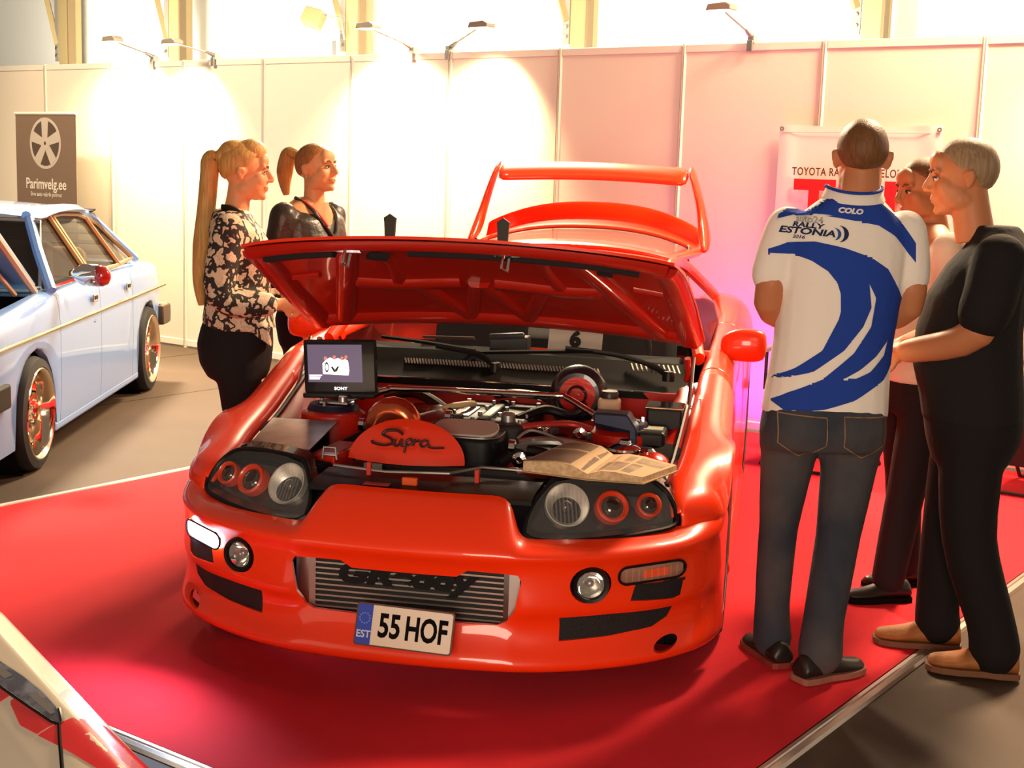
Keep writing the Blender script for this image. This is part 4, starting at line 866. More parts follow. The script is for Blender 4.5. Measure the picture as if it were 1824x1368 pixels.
def decal(name, polys, target, y0, m, parent, off=.0025, dz=.006, flip=1):
    """patch given by even-odd polygons in (x, z), laid on the back (y- side) of target"""
    zs = [p[1] for P in polys for p in P]; z0, z1 = min(zs), max(zs); n = int((z1-z0)/dz)+1; mb = MB()
    def iv(z):
        xs = []
        for P in polys:
            for i in range(len(P)):
                (xa,za),(xb,zb) = P[i], P[(i+1) % len(P)]
                if (za > z) != (zb > z): xs.append(xa + (xb-xa)*(z-za)/(zb-za))
        xs.sort(); return [(xs[i], xs[i+1]) for i in range(0, len(xs)-1, 2)]
    for j in range(n):
        za, zb = lerp(z0+1e-4, z1-1e-4, j/n), lerp(z0+1e-4, z1-1e-4, (j+1)/n); A, B = iv(za), iv(zb)
        if len(A) != len(B): A = B = iv((za+zb)/2)
        for (a0,a1),(b0,b1) in zip(A, B):
            k = max(1, int(max(a1-a0, b1-b0)/.012))
            mb.grid([[Vector((lerp(a0,a1,i/k), y0, za)) for i in range(k+1)], [Vector((lerp(b0,b1,i/k), y0, zb)) for i in range(k+1)]])
    o = obj(name, mb, m, parent, 180); project_onto(o, target, (0,1,0), off); return o

# ---- woman in the patterned jacket (profile to the right)
def florals():
    m = bpy.data.materials.new('floral_jacket'); m.use_nodes = True; nt = m.node_tree; b = nt.nodes['Principled BSDF']; b.inputs['Roughness'].default_value = .8
    tc = nt.nodes.new('ShaderNodeTexCoord'); n = nt.nodes.new('ShaderNodeTexNoise'); n.inputs['Scale'].default_value = 22; mx = nt.nodes.new('ShaderNodeMix'); mx.data_type = 'RGBA'; mx.inputs[0].default_value = .10
    v = nt.nodes.new('ShaderNodeTexVoronoi'); v.feature = 'DISTANCE_TO_EDGE'; v.inputs['Scale'].default_value = 15; v.inputs['Randomness'].default_value = .9
    v2 = nt.nodes.new('ShaderNodeTexVoronoi'); v2.feature = 'DISTANCE_TO_EDGE'; v2.inputs['Scale'].default_value = 34
    r = nt.nodes.new('ShaderNodeMapRange'); r.inputs[1].default_value = .09; r.inputs[2].default_value = .12
    r2 = nt.nodes.new('ShaderNodeMapRange'); r2.inputs[1].default_value = .015; r2.inputs[2].default_value = .05; r2.inputs[3].default_value = .62
    mu = nt.nodes.new('ShaderNodeMath'); mu.operation = 'MULTIPLY'
    c = nt.nodes.new('ShaderNodeMix'); c.data_type = 'RGBA'; c.inputs[6].default_value = (.018,.012,.010,1); c.inputs[7].default_value = (.66,.50,.36,1)
    L = nt.links.new; L(tc.outputs['Object'], n.inputs['Vector']); L(tc.outputs['Object'], mx.inputs[6]); L(n.outputs['Color'], mx.inputs[7]); L(mx.outputs[2], v.inputs['Vector']); L(mx.outputs[2], v2.inputs['Vector'])
    L(v.outputs['Distance'], r.inputs[0]); L(v2.outputs['Distance'], r2.inputs[0]); L(r.outputs[0], mu.inputs[0]); L(r2.outputs[0], mu.inputs[1]); L(mu.outputs[0], c.inputs[0]); L(c.outputs[2], b.inputs['Base Color']); return m
BLOND = hairm('blond_hair', (.62,.36,.11), (.44,.23,.065)); BLOND2 = hairm('dark_blond_hair', (.36,.17,.05), (.24,.10,.03))
w1 = empty('person', (-1.165, 5.78, .009), radians(-84), 'woman in a cream and black floral jacket with a long blond ponytail', 'person')
mb = MB(); rings(mb, [(.86,0,.02,.165,.125),(.98,0,.005,.165,.125),(1.10,0,.005,.150,.110),(1.22,0,.01,.165,.115),(1.32,0,0,.185,.105),(1.385,0,-.02,.165,.075),(1.43,0,-.02,.07,.055)])
limb(mb, [(.175,-.015,1.35),(.205,-.045,1.08),(.16,.16,1.045)], [.050,.042,.032]); limb(mb, [(-.175,-.015,1.35),(-.205,-.03,1.08),(-.12,.18,1.06)], [.050,.042,.032])
hand(mb, (.155,.175,1.045), (-.25,1,.0), (1,.25,.2), .92, .5, 1); hand(mb, (-.115,.195,1.06), (.3,1,0), (-1,.3,.2), .92, .5, -1)
body = fuse('body', mb, SKIN, w1, .009, 4)
mb = MB(); rings(mb, [(.93,0,.010,.192,.150),(.965,0,.0,.190,.148),(1.06,0,.0,.170,.136),(1.16,0,.01,.178,.135),(1.26,0,.012,.198,.132),(1.34,0,-.01,.200,.110),(1.395,0,-.025,.165,.085),(1.425,0,-.03,.085,.07)])
limb(mb, [(.180,-.02,1.345),(.215,-.05,1.08),(.175,.13,1.045)], [.072,.064,.052]); limb(mb, [(-.180,-.02,1.345),(-.215,-.035,1.08),(-.135,.15,1.055)], [.072,.064,.052])
mb.prism([(.00,.97),(.13,.95),(.155,.86),(.10,.90)], lambda y, z, d: Vector((d, y, z)), .10, .16)
fuse('jacket', mb, florals(), w1, .010, 6)
obj('jacket_collar', MB().tube(catmull([(.075,-.06,1.435),(.085,.0,1.42),(.05,.09,1.33),(.03,.135,1.22),(.03,.15,1.10)], 5), .011, 8), cloth('black_trim', (.012,.010,.010)), w1)
mb = MB(); rings(mb, [(1.0,0,.0,.165,.125),(.93,0,-.005,.182,.150),(.86,0,-.012,.188,.160),(.78,0,-.01,.185,.150),(.72,0,0,.178,.125)])
for sx in (-1, 1): limb(mb, [(sx*.088,-.0,.80),(sx*.085,.02,.47),(sx*.080,-.005,.09)], [.098,.066,.048])
fuse('trousers', mb, cloth('black_trousers', (.012,.010,.011)), w1, .012, 5)
for sx in (-1, 1): shoe(w1, (sx*.080,-.005,0), (0,1), .24, MATTE, .075, .040)
hd, M = head(w1, (0,.028,1.575), radians(3), radians(-2), .97, SKIN, True, True)
hair_cap(w1, M, BLOND, lambda a: interp(a, [0,40,62,80,95,120,180], [48,38,16,-4,-10,-36,-44]), 1.07, .10)
mb = MB(); mb.ball((0,.025,.092), (.064,.066,.056), 18, 12); mb.ball((0,-.045,.088), (.060,.07,.050), 18, 12); mb.ball((0,-.10,.062), (.040,.035,.036), 14, 10); mb.xf(M); fuse('hair_crown', mb, BLOND, w1, .007, 14)
obj('hair_tie', MB().lathe([(.016,-.010),(.024,-.006),(.024,.006),(.016,.010)], (0,0,0), 'Y', 14).xf(M @ Matrix.Translation((0,-.118,.062))), cloth('hair_tie', (.03,.015,.01)), w1)
pt = catmull([(0,-.080,1.638),(0,-.112,1.632),(.005,-.118,1.56),(.01,-.130,1.42),(.012,-.148,1.27),(.010,-.160,1.12),(.008,-.150,1.02)], 6)
obj('ponytail', MB().tube(pt, [.022+.026*min(1,i/8) - .030*max(0,(i-24)/12) for i in range(len(pt))], 14, flat=.8, up=(1,0,0)), BLOND, w1)

# ---- woman in the dark leather top (three-quarter view)
w2 = empty('person', (-.985, 6.62, .009), atan2(-.80, -.45), 'woman in a dark leather jacket with a short ponytail, behind the raised hood', 'person')
mb = MB(); rings(mb, [(.86,0,0,.17,.12),(1.0,0,0,.155,.11),(1.12,0,0,.14,.10),(1.25,0,.01,.165,.115),(1.36,0,0,.185,.10),(1.42,0,-.015,.15,.075),(1.465,0,-.015,.062,.055)])
for sx in (-1,1): limb(mb, [(sx*.185,-.01,1.385),(sx*.215,-.03,1.10),(sx*.19,.10,.90)], [.045,.038,.030]); hand(mb, (sx*.19,.10,.90), (0,.4,-1), (sx,0,0), .92, .4, -sx)
fuse('body', mb, SKIN, w2, .009, 4)
LEATHER = mat('dark_leather', (.030,.022,.018), .38, spec=.6, bump=(14,.5,.02))
mb = MB(); rings(mb, [(.92,0,0,.182,.135),(1.04,0,0,.168,.125),(1.15,0,.0,.172,.128),(1.27,0,.012,.195,.132),(1.36,0,-.0,.205,.112),(1.405,0,-.025,.175,.085)])
for sx in (-1,1): limb(mb, [(sx*.188,-.015,1.375),(sx*.222,-.035,1.10),(sx*.195,.08,.93)], [.068,.058,.046])
lj = fuse('leather_jacket', mb, LEATHER, w2, .010, 6)
pn = catmull([(-.085,-.03,1.46),(-.075,.075,1.405),(-.03,.128,1.325),(.012,.142,1.285),(.045,.128,1.325),(.085,.075,1.405),(.085,-.03,1.46)], 5)
obj('neckline', MB().tube(pn, .009, 8), LEATHER, w2)
mb = MB(); mb.grid([[p + Vector((0,-.012,0)) for p in pn], [Vector((p.x*.45, p.y*.55+.02, 1.44)) for p in pn]]); obj('chest', mb, SKIN, w2, 180)
obj('red_strap', MB().tube(catmull([(.088,.03,1.445),(.072,.100,1.385),(.045,.134,1.33)], 4), .007, 6), mat('red_cloth', (.5,.02,.015), .7), w2)
mb = MB(); rings(mb, [(.98,0,0,.165,.12),(.88,0,-.01,.18,.14),(.76,0,0,.175,.12)])
for sx in (-1,1): limb(mb, [(sx*.085,0,.80),(sx*.085,.015,.47),(sx*.08,0,.09)], [.09,.062,.045]); 
fuse('trousers', mb, cloth('black_trousers', (.012,.010,.011)), w2, .012, 5)
for sx in (-1,1): shoe(w2, (sx*.08,0,0), (0,1), .24, MATTE, .075, .04)
hd, M = head(w2, (0,.03,1.595), radians(4), radians(6), .96, SKIN, True, True)
hair_cap(w2, M, BLOND2, lambda a: interp(a, [0,40,62,80,95,120,180], [38,33,16,-2,-8,-34,-42]), 1.06, .05)
pt = catmull([(0,-.075,1.66),(0,-.130,1.665),(.01,-.150,1.60),(.015,-.150,1.53),(.02,-.135,1.47)], 6)
obj('ponytail', MB().tube(pt, [.018+.022*min(1,i/7) - .028*max(0,(i-14)/11) for i in range(len(pt))], 12), BLOND, w2)
for sx in (-1,1): obj('earring', MB().ball((0,0,0), .005, 8, 6).xf(M @ Matrix.Translation((sx*.079,-.008,-.036))), CHROME, w2)

# ---- man in the blue and white rally shirt (back view)
m1 = empty('person', (1.02, 4.42, .009), 0, 'man seen from behind in a blue and white rally shirt and worn jeans', 'person')
SHORT = hairm('cropped_hair', (.20,.085,.03), (.14,.055,.02))
mb = MB(); rings(mb, [(.90,.0,0,.17,.12),(1.05,.01,0,.165,.115),(1.2,.02,0,.18,.12),(1.38,.025,0,.19,.115),(1.48,.03,0.01,.16,.075)])
for sx in (-1,1):
    limb(mb, [(.03+sx*.185,0,1.47),(.02+sx*.225,-.01,1.225),(.02+sx*.10,.20,1.15)], [.055,.048,.036]); hand(mb, (.02+sx*.095,.21,1.15), (-sx,.35,.1), (0,1,.2), 1., .5, sx)
fuse('body', mb, SKIN_M, m1, .010, 4)
SHW = cloth('sport_shirt_white', (.88,.81,.74))
mb = MB(); rings(mb, [(.865,.0,.0,.205,.150),(.90,.0,.0,.203,.150),(1.0,.005,.0,.195,.142),(1.12,.012,0,.190,.140),(1.25,.02,0,.196,.142),(1.38,.025,-.005,.200,.135),(1.47,.03,-.008,.188,.110),(1.535,.035,-.018,.130,.090),(1.575,.04,-.022,.082,.078)])
for sx in (-1,1): limb(mb, [(.03+sx*.188,-.005,1.465),(.025+sx*.208,-.008,1.39),(.02+sx*.220,-.010,1.315)], [.070,.068,.066])
sh1 = fuse('sport_shirt', mb, SHW, m1, .009, 6)
BLUE = cloth('shirt_blue', (.018,.055,.34)); WH2 = SHW
YOKE = [(-0.200, 1.494), (-0.190, 1.499), (-0.123, 1.517), (-0.011, 1.504), (0.104, 1.486), (0.162, 1.454), (0.205, 1.41), (0.239, 1.372), (0.235, 1.433), (0.177, 1.509), (0.112, 1.555), (0.05, 1.57), (-0.05, 1.575), (-0.11, 1.565), (-0.165, 1.53), (-0.196, 1.508)]
SWOOSH = [(-0.225, 1.401), (-0.203, 1.409), (-0.159, 1.428), (-0.089, 1.43), (-0.005, 1.415), (0.083, 1.387), (0.141, 1.352), (0.174, 1.306), (0.209, 1.258), (0.196, 1.151), (0.187, 1.044), (0.158, 0.999), (0.06, 0.936), (-0.044, 0.902), (-0.151, 0.893), (-0.192, 0.920), (-0.145, 0.951), (-0.044, 1.001), (0.048, 1.086), (0.098, 1.171), (0.107, 1.261), (0.082, 1.305), (0.094, 1.231), (0.072, 1.17), (0.017, 1.094), (-0.075, 1.022), (-0.186, 0.988), (-0.18, 1.0), (-0.129, 1.029), (-0.05, 1.092), (-0.007, 1.191), (-0.002, 1.216), (-0.006, 1.272), (-0.018, 1.305), (-0.049, 1.341), (-0.1, 1.372), (-0.162, 1.391), (-0.199, 1.39), (-0.224, 1.384)]
SLIVER = [(0.02, 1.003), (0.071, 1.033), (0.121, 1.074), (0.161, 1.124), (0.152, 1.079), (0.107, 1.027), (0.055, 1.004)]
decal('blue_yoke', [YOKE], sh1, -.5, BLUE, sh1); decal('blue_swoosh', [SWOOSH, SLIVER], sh1, -.5, BLUE, sh1)
obj('collar', MB().loft([[Vector((.040+rx*cos(a), -.026+ry*sin(a), z-.022*sin(a)*-1*(1 if sin(a) < 0 else -.6))) for a in [2*pi*k/24 for k in range(24)]] for z, rx, ry in ((1.568,.100,.092),(1.604,.086,.082),(1.608,.082,.078),(1.575,.084,.078))], False), SHW, sh1, 180, solid=.003)
obj('collar_edge', MB().tube([Vector((.040+.088*cos(a), -.026+.084*sin(a), 1.604+.022*sin(a)*(1 if sin(a) < 0 else -.6))) for a in [2*pi*k/24 for k in range(25)]], .005, 6), BLUE, sh1)
def back_text(body, size, x, z, m_, **k):
    t = text('shirt_lettering', body, size, frame((x, -.5, z), (1,0,-.06), (0,0,1)), m_, sh1, 0., **k); project_onto(t, sh1, (0,1,0), .0045); return t
NAVY = cloth('print_navy', (.02,.03,.09)); GREYP = cloth('print_grey', (.42,.40,.40))
back_text('auto24', .028, -.105, 1.496, GREYP, offset=.0008); back_text('RALLY', .021, -.112, 1.478, NAVY, offset=.0008, sx=1.5, shear=.2); back_text('ESTONIA', .027, -.114, 1.459, NAVY, offset=.001, sx=1.5, shear=.2); back_text('2016', .014, -.136, 1.442, NAVY, offset=.0004, sx=1.3, shear=.2)
back_text('COLO', .022, .014, 1.527, cloth('print_white', (.8,.75,.7)), offset=.0012, sx=1.2, shear=.2)
def arc(cx, cz, r, w):
    P = [(cx + r*1.2*cos(radians(a)), cz + r*sin(radians(a))) for a in range(-85, 86, 10)]
    return P + [(cx - w*cos(radians(a)) + r*1.2*cos(radians(a)), cz + r*.95*sin(radians(a))) for a in range(85, -86, -10)]
decal('shirt_logo', [arc(-.020, 1.456, .026, .014)], sh1, -.5, NAVY, sh1, .0045, .003); decal('shirt_logo', [arc(-.036, 1.455, .020, .010)], sh1, -.5, cloth('print_blue', (.03,.08,.30)), sh1, .0045, .003)
JEANS = mat('worn_jeans', (.024,.030,.046), .85, noise=(3, (.12,.100,.088), .38, .85), bump=(30,.3,.01))
mb = MB(); rings(mb, [(.95,.0,0,.185,.135),(.90,.0,-.005,.198,.145),(.82,-.005,-.015,.205,.155),(.76,-.005,-.01,.203,.135)])
limb(mb, [(-.105,.0,.78),(-.118,.035,.48),(-.115,.075,.20),(-.108,.075,.075)], [.100,.066,.060,.068]); limb(mb, [(.098,.0,.78),(.068,-.02,.47),(.028,-.07,.20),(.020,-.085,.085)], [.102,.074,.068,.076])
jn = fuse('jeans', mb, JEANS, m1, .011, 5)
STI = mat('seam_tan', (.30,.17,.09), .9)
for cx, s_ in ((-.095,-1),(.105,1)):
    P = [(cx-.075,.885),(cx+.070,.880),(cx+.072,.79),(cx,.745),(cx-.072,.79)]; 
    for i in range(5):
        a, b = P[i], P[(i+1)%5]; pp = MB().tube([Vector((lerp(a[0],b[0],k/8), -.6, lerp(a[1],b[1],k/8))) for k in range(9)], .0018, 5); o = obj('pocket_seam', pp, STI, jn)
        project_onto(o, jn, (0,1,0), .002)
shoe(m1, (-.108,.07,0), (-.3,1), .27, mat('black_shoe', (.014,.011,.010), .4), .08, .048, mat('shoe_sole_red', (.22,.03,.02), .6)); shoe(m1, (.022,-.09,0), (.85,.5), .28, MATS['black_shoe'], .085, .050, mat('shoe_sole', (.30,.12,.08), .6))
hd, M = head(m1, (.065,.0,1.690), radians(-10), radians(-2), 1.03, SKIN_M, False)
hair_cap(m1, M, SHORT, lambda a: interp(a, [0,40,62,80,95,120,180], [50,42,24,6,-6,-40,-50]), 1.03)

# ---- man in white shirt standing behind
m2 = empty('person', (1.575, 5.32, .009), radians(100), 'man in a white shirt and dark trousers half hidden between the other two men', 'person')
mb = MB(); rings(mb, [(.90,0,0,.17,.12),(1.1,0,0,.165,.12),(1.3,0,0,.20,.12),(1.41,0,0,.18,.09),(1.47,0,.01,.07,.065)])
for sx in (-1,1): limb(mb, [(sx*.2,0,1.38),(sx*.23,-.01,1.12),(sx*.16,.18,1.0)], [.052,.045,.035]); hand(mb, (sx*.155,.19,1.0), (-sx*.5,1,-.2), (sx*.3,.1,1), 1., .5, -sx)
fuse('body', mb, SKIN_M, m2, .010, 4)
mb = MB(); rings(mb, [(.86,0,0,.195,.145),(1.0,0,.01,.195,.15),(1.15,0,.01,.2,.15),(1.3,0,.0,.215,.14),(1.39,0,-.01,.19,.10),(1.445,0,0,.085,.07)])
for sx in (-1,1): limb(mb, [(sx*.2,-.0,1.37),(sx*.225,-.01,1.25),(sx*.235,-.01,1.15)], [.078,.074,.070])
sh2 = fuse('white_shirt', mb, cloth('white_shirt', (.78,.68,.58)), m2, .011, 6)
obj('shirt_collar', MB().loft([[Vector((r*cos(a), .008+r*.9*sin(a), z)) for a in [2*pi*k/20 for k in range(20)]] for z, r in ((1.415,.082),(1.455,.070),(1.45,.066))], False), MATS['white_shirt'], m2, 180)
mb = MB(); rings(mb, [(.94,0,0,.18,.135),(.85,0,-.01,.195,.15),(.74,0,0,.19,.125)])
limb(mb, [(-.10,0,.78),(-.10,.05,.46),(-.10,.10,.09)], [.10,.075,.065]); limb(mb, [(.10,0,.78),(.10,-.03,.46),(.10,-.06,.09)], [.10,.075,.065])
fuse('trousers', mb, cloth('dark_trousers', (.020,.012,.014)), m2, .012, 5)
shoe(m2, (-.10,.10,0), (0,1), .27, MATS['black_shoe'], .08, .047); shoe(m2, (.10,-.06,0), (-.1,1), .27, MATS['black_shoe'], .08, .047)
hd, M = head(m2, (0,.03,1.595), radians(8), radians(-10), 1.0, SKIN_M, False)
hair_cap(m2, M, SHORT, lambda a: interp(a, [0,40,62,80,95,120,180], [38,32,16,0,-6,-40,-50]), 1.03)

# ---- man in black T-shirt with tan shoes (profile to the left)
m3 = empty('person', (1.552, 4.56, .009), radians(74), 'grey-haired man in a black T-shirt, black trousers and tan shoes', 'person')
GREYH = hairm('grey_hair', (.36,.24,.14), (.25,.15,.08)); BLT = cloth('black_tshirt', (.013,.011,.012)); BLP = cloth('black_pants', (.011,.009,.010))
mb = MB(); rings(mb, [(.90,0,0,.17,.13),(1.08,0,.03,.17,.14),(1.25,0,.02,.19,.135),(1.36,0,-.01,.20,.115),(1.43,0,-.03,.16,.085)])
limb(mb, [(-.205,-.03,1.40),(-.235,.02,1.16),(-.11,.225,1.07)], [.058,.056,.040]); limb(mb, [(.205,-.03,1.40),(.235,.04,1.16),(.08,.24,1.06)], [.058,.056,.040])
hand(mb, (-.10,.235,1.068), (.75,.55,-.25), (-.5,.7,.5), 1.05, .55, -1); hand(mb, (.075,.25,1.06), (-.75,.5,-.25), (.5,.7,.5), 1.05, .55, 1)
fuse('body', mb, SKIN_M, m3, .009, 4)
mb = MB(); rings(mb, [(.84,0,0,.200,.165),(.92,0,.01,.198,.17),(1.02,0,.03,.195,.178),(1.14,0,.035,.20,.172),(1.26,0,.02,.215,.158),(1.36,0,-.012,.222,.135),(1.42,0,-.035,.19,.105),(1.465,0,-.03,.11,.085),(1.49,0,-.02,.082,.075)])
for sx in (-1,1): limb(mb, [(sx*.205,-.032,1.385),(sx*.232,-.012,1.28),(sx*.238,.005,1.22)], [.088,.086,.084])
ts = fuse('black_tshirt', mb, BLT, m3, .010, 6)
mb = MB(); mb.ball((0,0,0), (.10,.004,.07), 16, 8); yp = obj('yellow_print', MB().grid([[Vector((x, -.6, z)) for x in (-.10,-.05,0,.05,.10)] for z in (1.30,1.34,1.38)]), mat('print_yellow', (.65,.42,.10), .6), ts, 180); project_onto(yp, ts, (0,1,0), .003)
mb = MB(); rings(mb, [(.93,0,.01,.185,.155),(.86,0,0,.198,.165),(.78,0,-.005,.20,.155),(.70,0,0,.19,.125)])
limb(mb, [(-.10,.0,.78),(-.115,-.015,.46),(-.115,-.105,.18),(-.115,-.125,.085)], [.112,.090,.080,.086]); limb(mb, [(.10,.02,.78),(.10,.05,.47),(.11,.06,.18),(.11,.055,.09)], [.108,.085,.076,.080])
fuse('trousers', mb, BLP, m3, .011, 5)
TAN = mat('tan_suede', (.36,.125,.030), .7, noise=(20,(.26,.085,.02),.4,.65), bump=(120,.3,.003)); TSOLE = mat('tan_sole', (.16,.06,.025), .7)
shoe(m3, (-.115,-.105,0), (-.05,1), .30, TAN, .100, .053, TSOLE); shoe(m3, (.11,.075,0), (-.1,1), .30, TAN, .100, .053, TSOLE)
hd, M = head(m3, (0,.095,1.640), radians(4), radians(-6), 1.03, SKIN_M, False)
hair_cap(m3, M, GREYH, lambda a: interp(a, [0,40,62,80,95,120,180], [36,30,14,-2,-8,-42,-54]), 1.06, .04, bumpy=.008)
# ------------------------------------------------------------------ light blue sedan
VB = mat('light_blue_paint', (.17,.33,.70), .30, .05, 1.); VT = mat('blue_paint_deep', (.07,.17,.32), .3, .05, 1.); VCH = mat('dull_chrome', (.55,.43,.26), .25, 1.); WOODT = mat('window_frame_bronze', (.42,.27,.14), .35, .6)
V = empty('sedan', (-2.46, 7.05, 0), radians(2.4), 'lowered light blue classic sedan with polished deep-dish wheels', 'car')
VW, VR0, VR1, VRR = 1.70, 0., 2.62, .315
def vtop(y): return interp(y, [-.9,-.2,.35,1.2,2.4,2.6,3.0,3.12], [.83,.87,.905,.925,.915,.91,.885,.84])
def vbot(y):
    b = .17
    for ax in (VR0, VR1):
        if abs(y-ax) < VRR+.03: b = max(b, .285 + sqrt((VRR+.03)**2-(y-ax)**2))
    return b
def vin(y): return interp(y, [-.95,-.8,2.7,3.0,3.12], [.10,.0,.0,.02,.05])
def vsec(y, s):
    t, b, i = vtop(y), vbot(y), vin(y)
    P = [(-.10-i, t), (-.055-i, t-.008), (-.022-i, t-.035), (-.008-i, t-.10), (.0-i, .70 if b < .6 else max(.70, b+.03)), (.0-i, lerp(.68, b, .35) if b < .6 else b+.02), (-.004-i, lerp(.68, b, .7) if b < .6 else b+.012), (-.012-i, b+.006), (-.05-i, b)]
    return [Vector((x if s > 0 else -VW-x, y, z)) for x, z in P]
def vflank(nm, ysl, m=VB):
    for s in (1, -1): obj(nm, MB().grid([vsec(y, s) for y in ysl]), m, V, 50, solid=.006)
vflank('front_wing', [-.92,-.75,-.5,-.36,-.34,-.32,-.28,-.2,-.1,0,.1,.2,.28,.32,.34,.36,.42]); vflank('front_door', [.426,.5,.8,1.1,1.28]); vflank('rear_door', [1.286,1.5,1.8,2.0,2.1])
vflank('rear_quarter', [2.106,2.2,2.27,2.29,2.31,2.35,2.45,2.55,2.62,2.7,2.8,2.9,2.94,2.97,3.0,3.08,3.12])
for s in (1,-1):
    X = (lambda x: x) if s > 0 else (lambda x: -VW-x)
    obj('chrome_strip', MB().tube([(X(.004),y,.705+.012*y/3) for y in (-.9,-.3,.42,1.28,2.1,3.08)], .011, 6), VCH, V); obj('strip_insert', MB().tube([(X(.012),y,.705+.012*y/3) for y in (-.9,-.3,.42,1.28,2.1,3.08)], .004, 4), BLACK, V)
    obj('sill', MB().box((X(-.06), 1.31, .165), (.10, 1.95, .055)), VB, V, 0, bev=.015)
    for y in (1.12, 1.95): 
        h = obj('door_handle', MB().box((X(.008), y, .80), (.012,.10,.050)), CHROME, V, 0, bev=.006); obj('handle_recess', MB().box((X(.012), y, .803), (.010,.06,.022)), BLACK, h, 0)
    obj('keyhole', MB().lathe([(0,.006),(.010,.006),(.010,-.004)], (X(.0),1.14,.66), 'X', 10), CHROME, V)
    # greenhouse: A, B, C pillars and window frames
    top = lambda y: interp(y, [.70,.95,1.4,1.75,2.0,2.45], [1.275,1.295,1.300,1.285,1.22,.93]); lean = lambda z: -.05 - .22*(z-.92)/.38
    def gp(y, z): return Vector((X(lean(z)), y, z))
    obj('front_pillar', MB().tube([gp(.40,.905), gp(.56,1.10), gp(.74,1.275)], .030, 8), VB, V)
    obj('roof_rail', MB().tube([gp(y, top(y)+.015) for y in (.72,.95,1.2,1.5,1.75,1.9,2.02,2.2,2.46)], .028, 8), VB, V)
    obj('window_frame', MB().tube([gp(.47,.925), gp(.60,1.10), gp(.79,1.262)] + [gp(y, top(y)-.02) for y in (1.0,1.4,1.7,1.86,2.0,2.2,2.38)] + [gp(1.9,.935), gp(1.2,.938), gp(.47,.925)], .014, 6), WOODT, V)
    for a, b in (((1.20,.93),(1.10,1.285)), ((1.25,.93),(1.16,1.285)), ((1.97,.935),(1.83,1.25))): obj('window_post', MB().tube([gp(*a), gp(*b)], .018, 6), WOODT, V)
    for P in ([(.48,.935),(.60,1.10),(.79,1.255),(1.10,1.275),(1.19,.94)], [(1.26,.94),(1.17,1.275),(1.55,1.285),(1.82,1.245),(1.95,.94)], [(1.99,.94),(1.87,1.225),(2.02,1.16),(2.36,.94)]):
        mb = MB(); n = len(P); mb._add([gp(y,z) + Vector((-.012*s,0,0)) for y, z in P], [tuple(range(n))]); obj('side_glass', mb, mat('sedan_glass', (.02,.017,.015), .04, spec=.8, alpha=.6), V, 0)
roofr = [[Vector((-.165 + (-VW+.33)*u - (0), y, z + .045*sin(pi*u))) for u in (0,.08,.25,.5,.75,.92,1)] for y, z in ((.72,1.275),(.85,1.300),(1.2,1.320),(1.6,1.312),(1.85,1.285))]
obj('roof', MB().grid(roofr), VB, V, 180, sub=1, solid=.01)
def vsh(nm, rows, m): return obj(nm, MB().grid(rows), m, V, 180)
WSH = mat('sedan_screen', (.012,.009,.009), .05, spec=.8, alpha=.80)
us = (.0,.1,.3,.5,.7,.9,1.)
vsh('windscreen', [[Vector((lerp(xa,-VW-xa,u), y - .06*sin(pi*u), z)) for u in us] for xa, y, z in ((-.10,.40,.915),(-.14,.55,1.08),(-.185,.72,1.265))], WSH)
obj('windscreen_trim', MB().tube([Vector((-.10,.395,.92)), Vector((-.14,.55,1.08)), Vector((-.185,.715,1.262)), Vector((-VW/2,.66,1.275)), Vector((-VW+.185,.715,1.262)), Vector((-VW+.14,.55,1.08)), Vector((-VW+.10,.395,.92)), Vector((-VW/2,.34,.915)), Vector((-.10,.395,.92))], .010, 6), CHROME, V)
vsh('rear_window', [[Vector((lerp(xa,-VW-xa,u), y + .05*sin(pi*u), z)) for u in us] for xa, y, z in ((-.19,1.88,1.275),(-.16,2.15,1.10),(-.13,2.42,.925))], mat('sedan_glass', (.03,.025,.022), .04))
for k in range(5): obj('window_louvre', MB().box((-VW/2, 1.95+.105*k, 1.285-.075*k), (VW-.42, .095, .008), (radians(8),0,0)), MATTE, V, 0)
obj('boot_lid', MB().grid([[Vector((lerp(-.09,-VW+.09,u), y, z + .012*sin(pi*u))) for u in us] for y, z in ((2.42,.918),(2.6,.912),(2.95,.892),(3.10,.862),(3.13,.80),(3.13,.60),(3.12,.40))]), VB, V, 50, solid=.008)
obj('scuttle', MB().grid([[Vector((lerp(-.09,-VW+.09,u), y, z)) for u in us] for y, z in ((.20,.895),(.34,.91),(.41,.915))]), VT, V, 50, solid=.008)
obj('rear_bumper', MB().loft([[Vector((x, y, z)) for y, z in ((3.10,.42),(3.20,.42),(3.22,.50),(3.20,.575),(3.10,.575))] for x in (-VW-.01,-VW/2,.01)]), VCH, V, 30, bev=.012); obj('bumper_end', MB().loft([[Vector((x, y, z)) for y, z in ((2.96,.43),(3.20,.43),(3.215,.50),(3.20,.57),(2.96,.57))] for x in (-.03,.022)]), mat('bumper_rubber', (.06,.035,.02), .5), V, 30, bev=.01)
obj('front_bumper', MB().loft([[Vector((x, y, z)) for y, z in ((-.92,.40),(-1.02,.40),(-1.04,.48),(-1.02,.555),(-.92,.555))] for x in (-VW-.02,-VW/2,.02)]), CHROME, V, 30, bev=.012); obj('bumper_end', MB().loft([[Vector((x, y, z)) for y, z in ((-1.0,.42),(-.52,.42),(-.52,.54),(-1.0,.54))] for x in (-.02,.03)]), BLACK, V, 30, bev=.012)
obj('grille_panel', MB().box((-VW/2,-.93,.66), (VW-.1,.04,.32)), VB, V, 0, bev=.02); obj('underbody_slab', MB().box((-VW/2,1.0,.30), (VW-.2,3.9,.08)), MATTE, V, 0)  # grille panel, and a matte black slab along the underbody
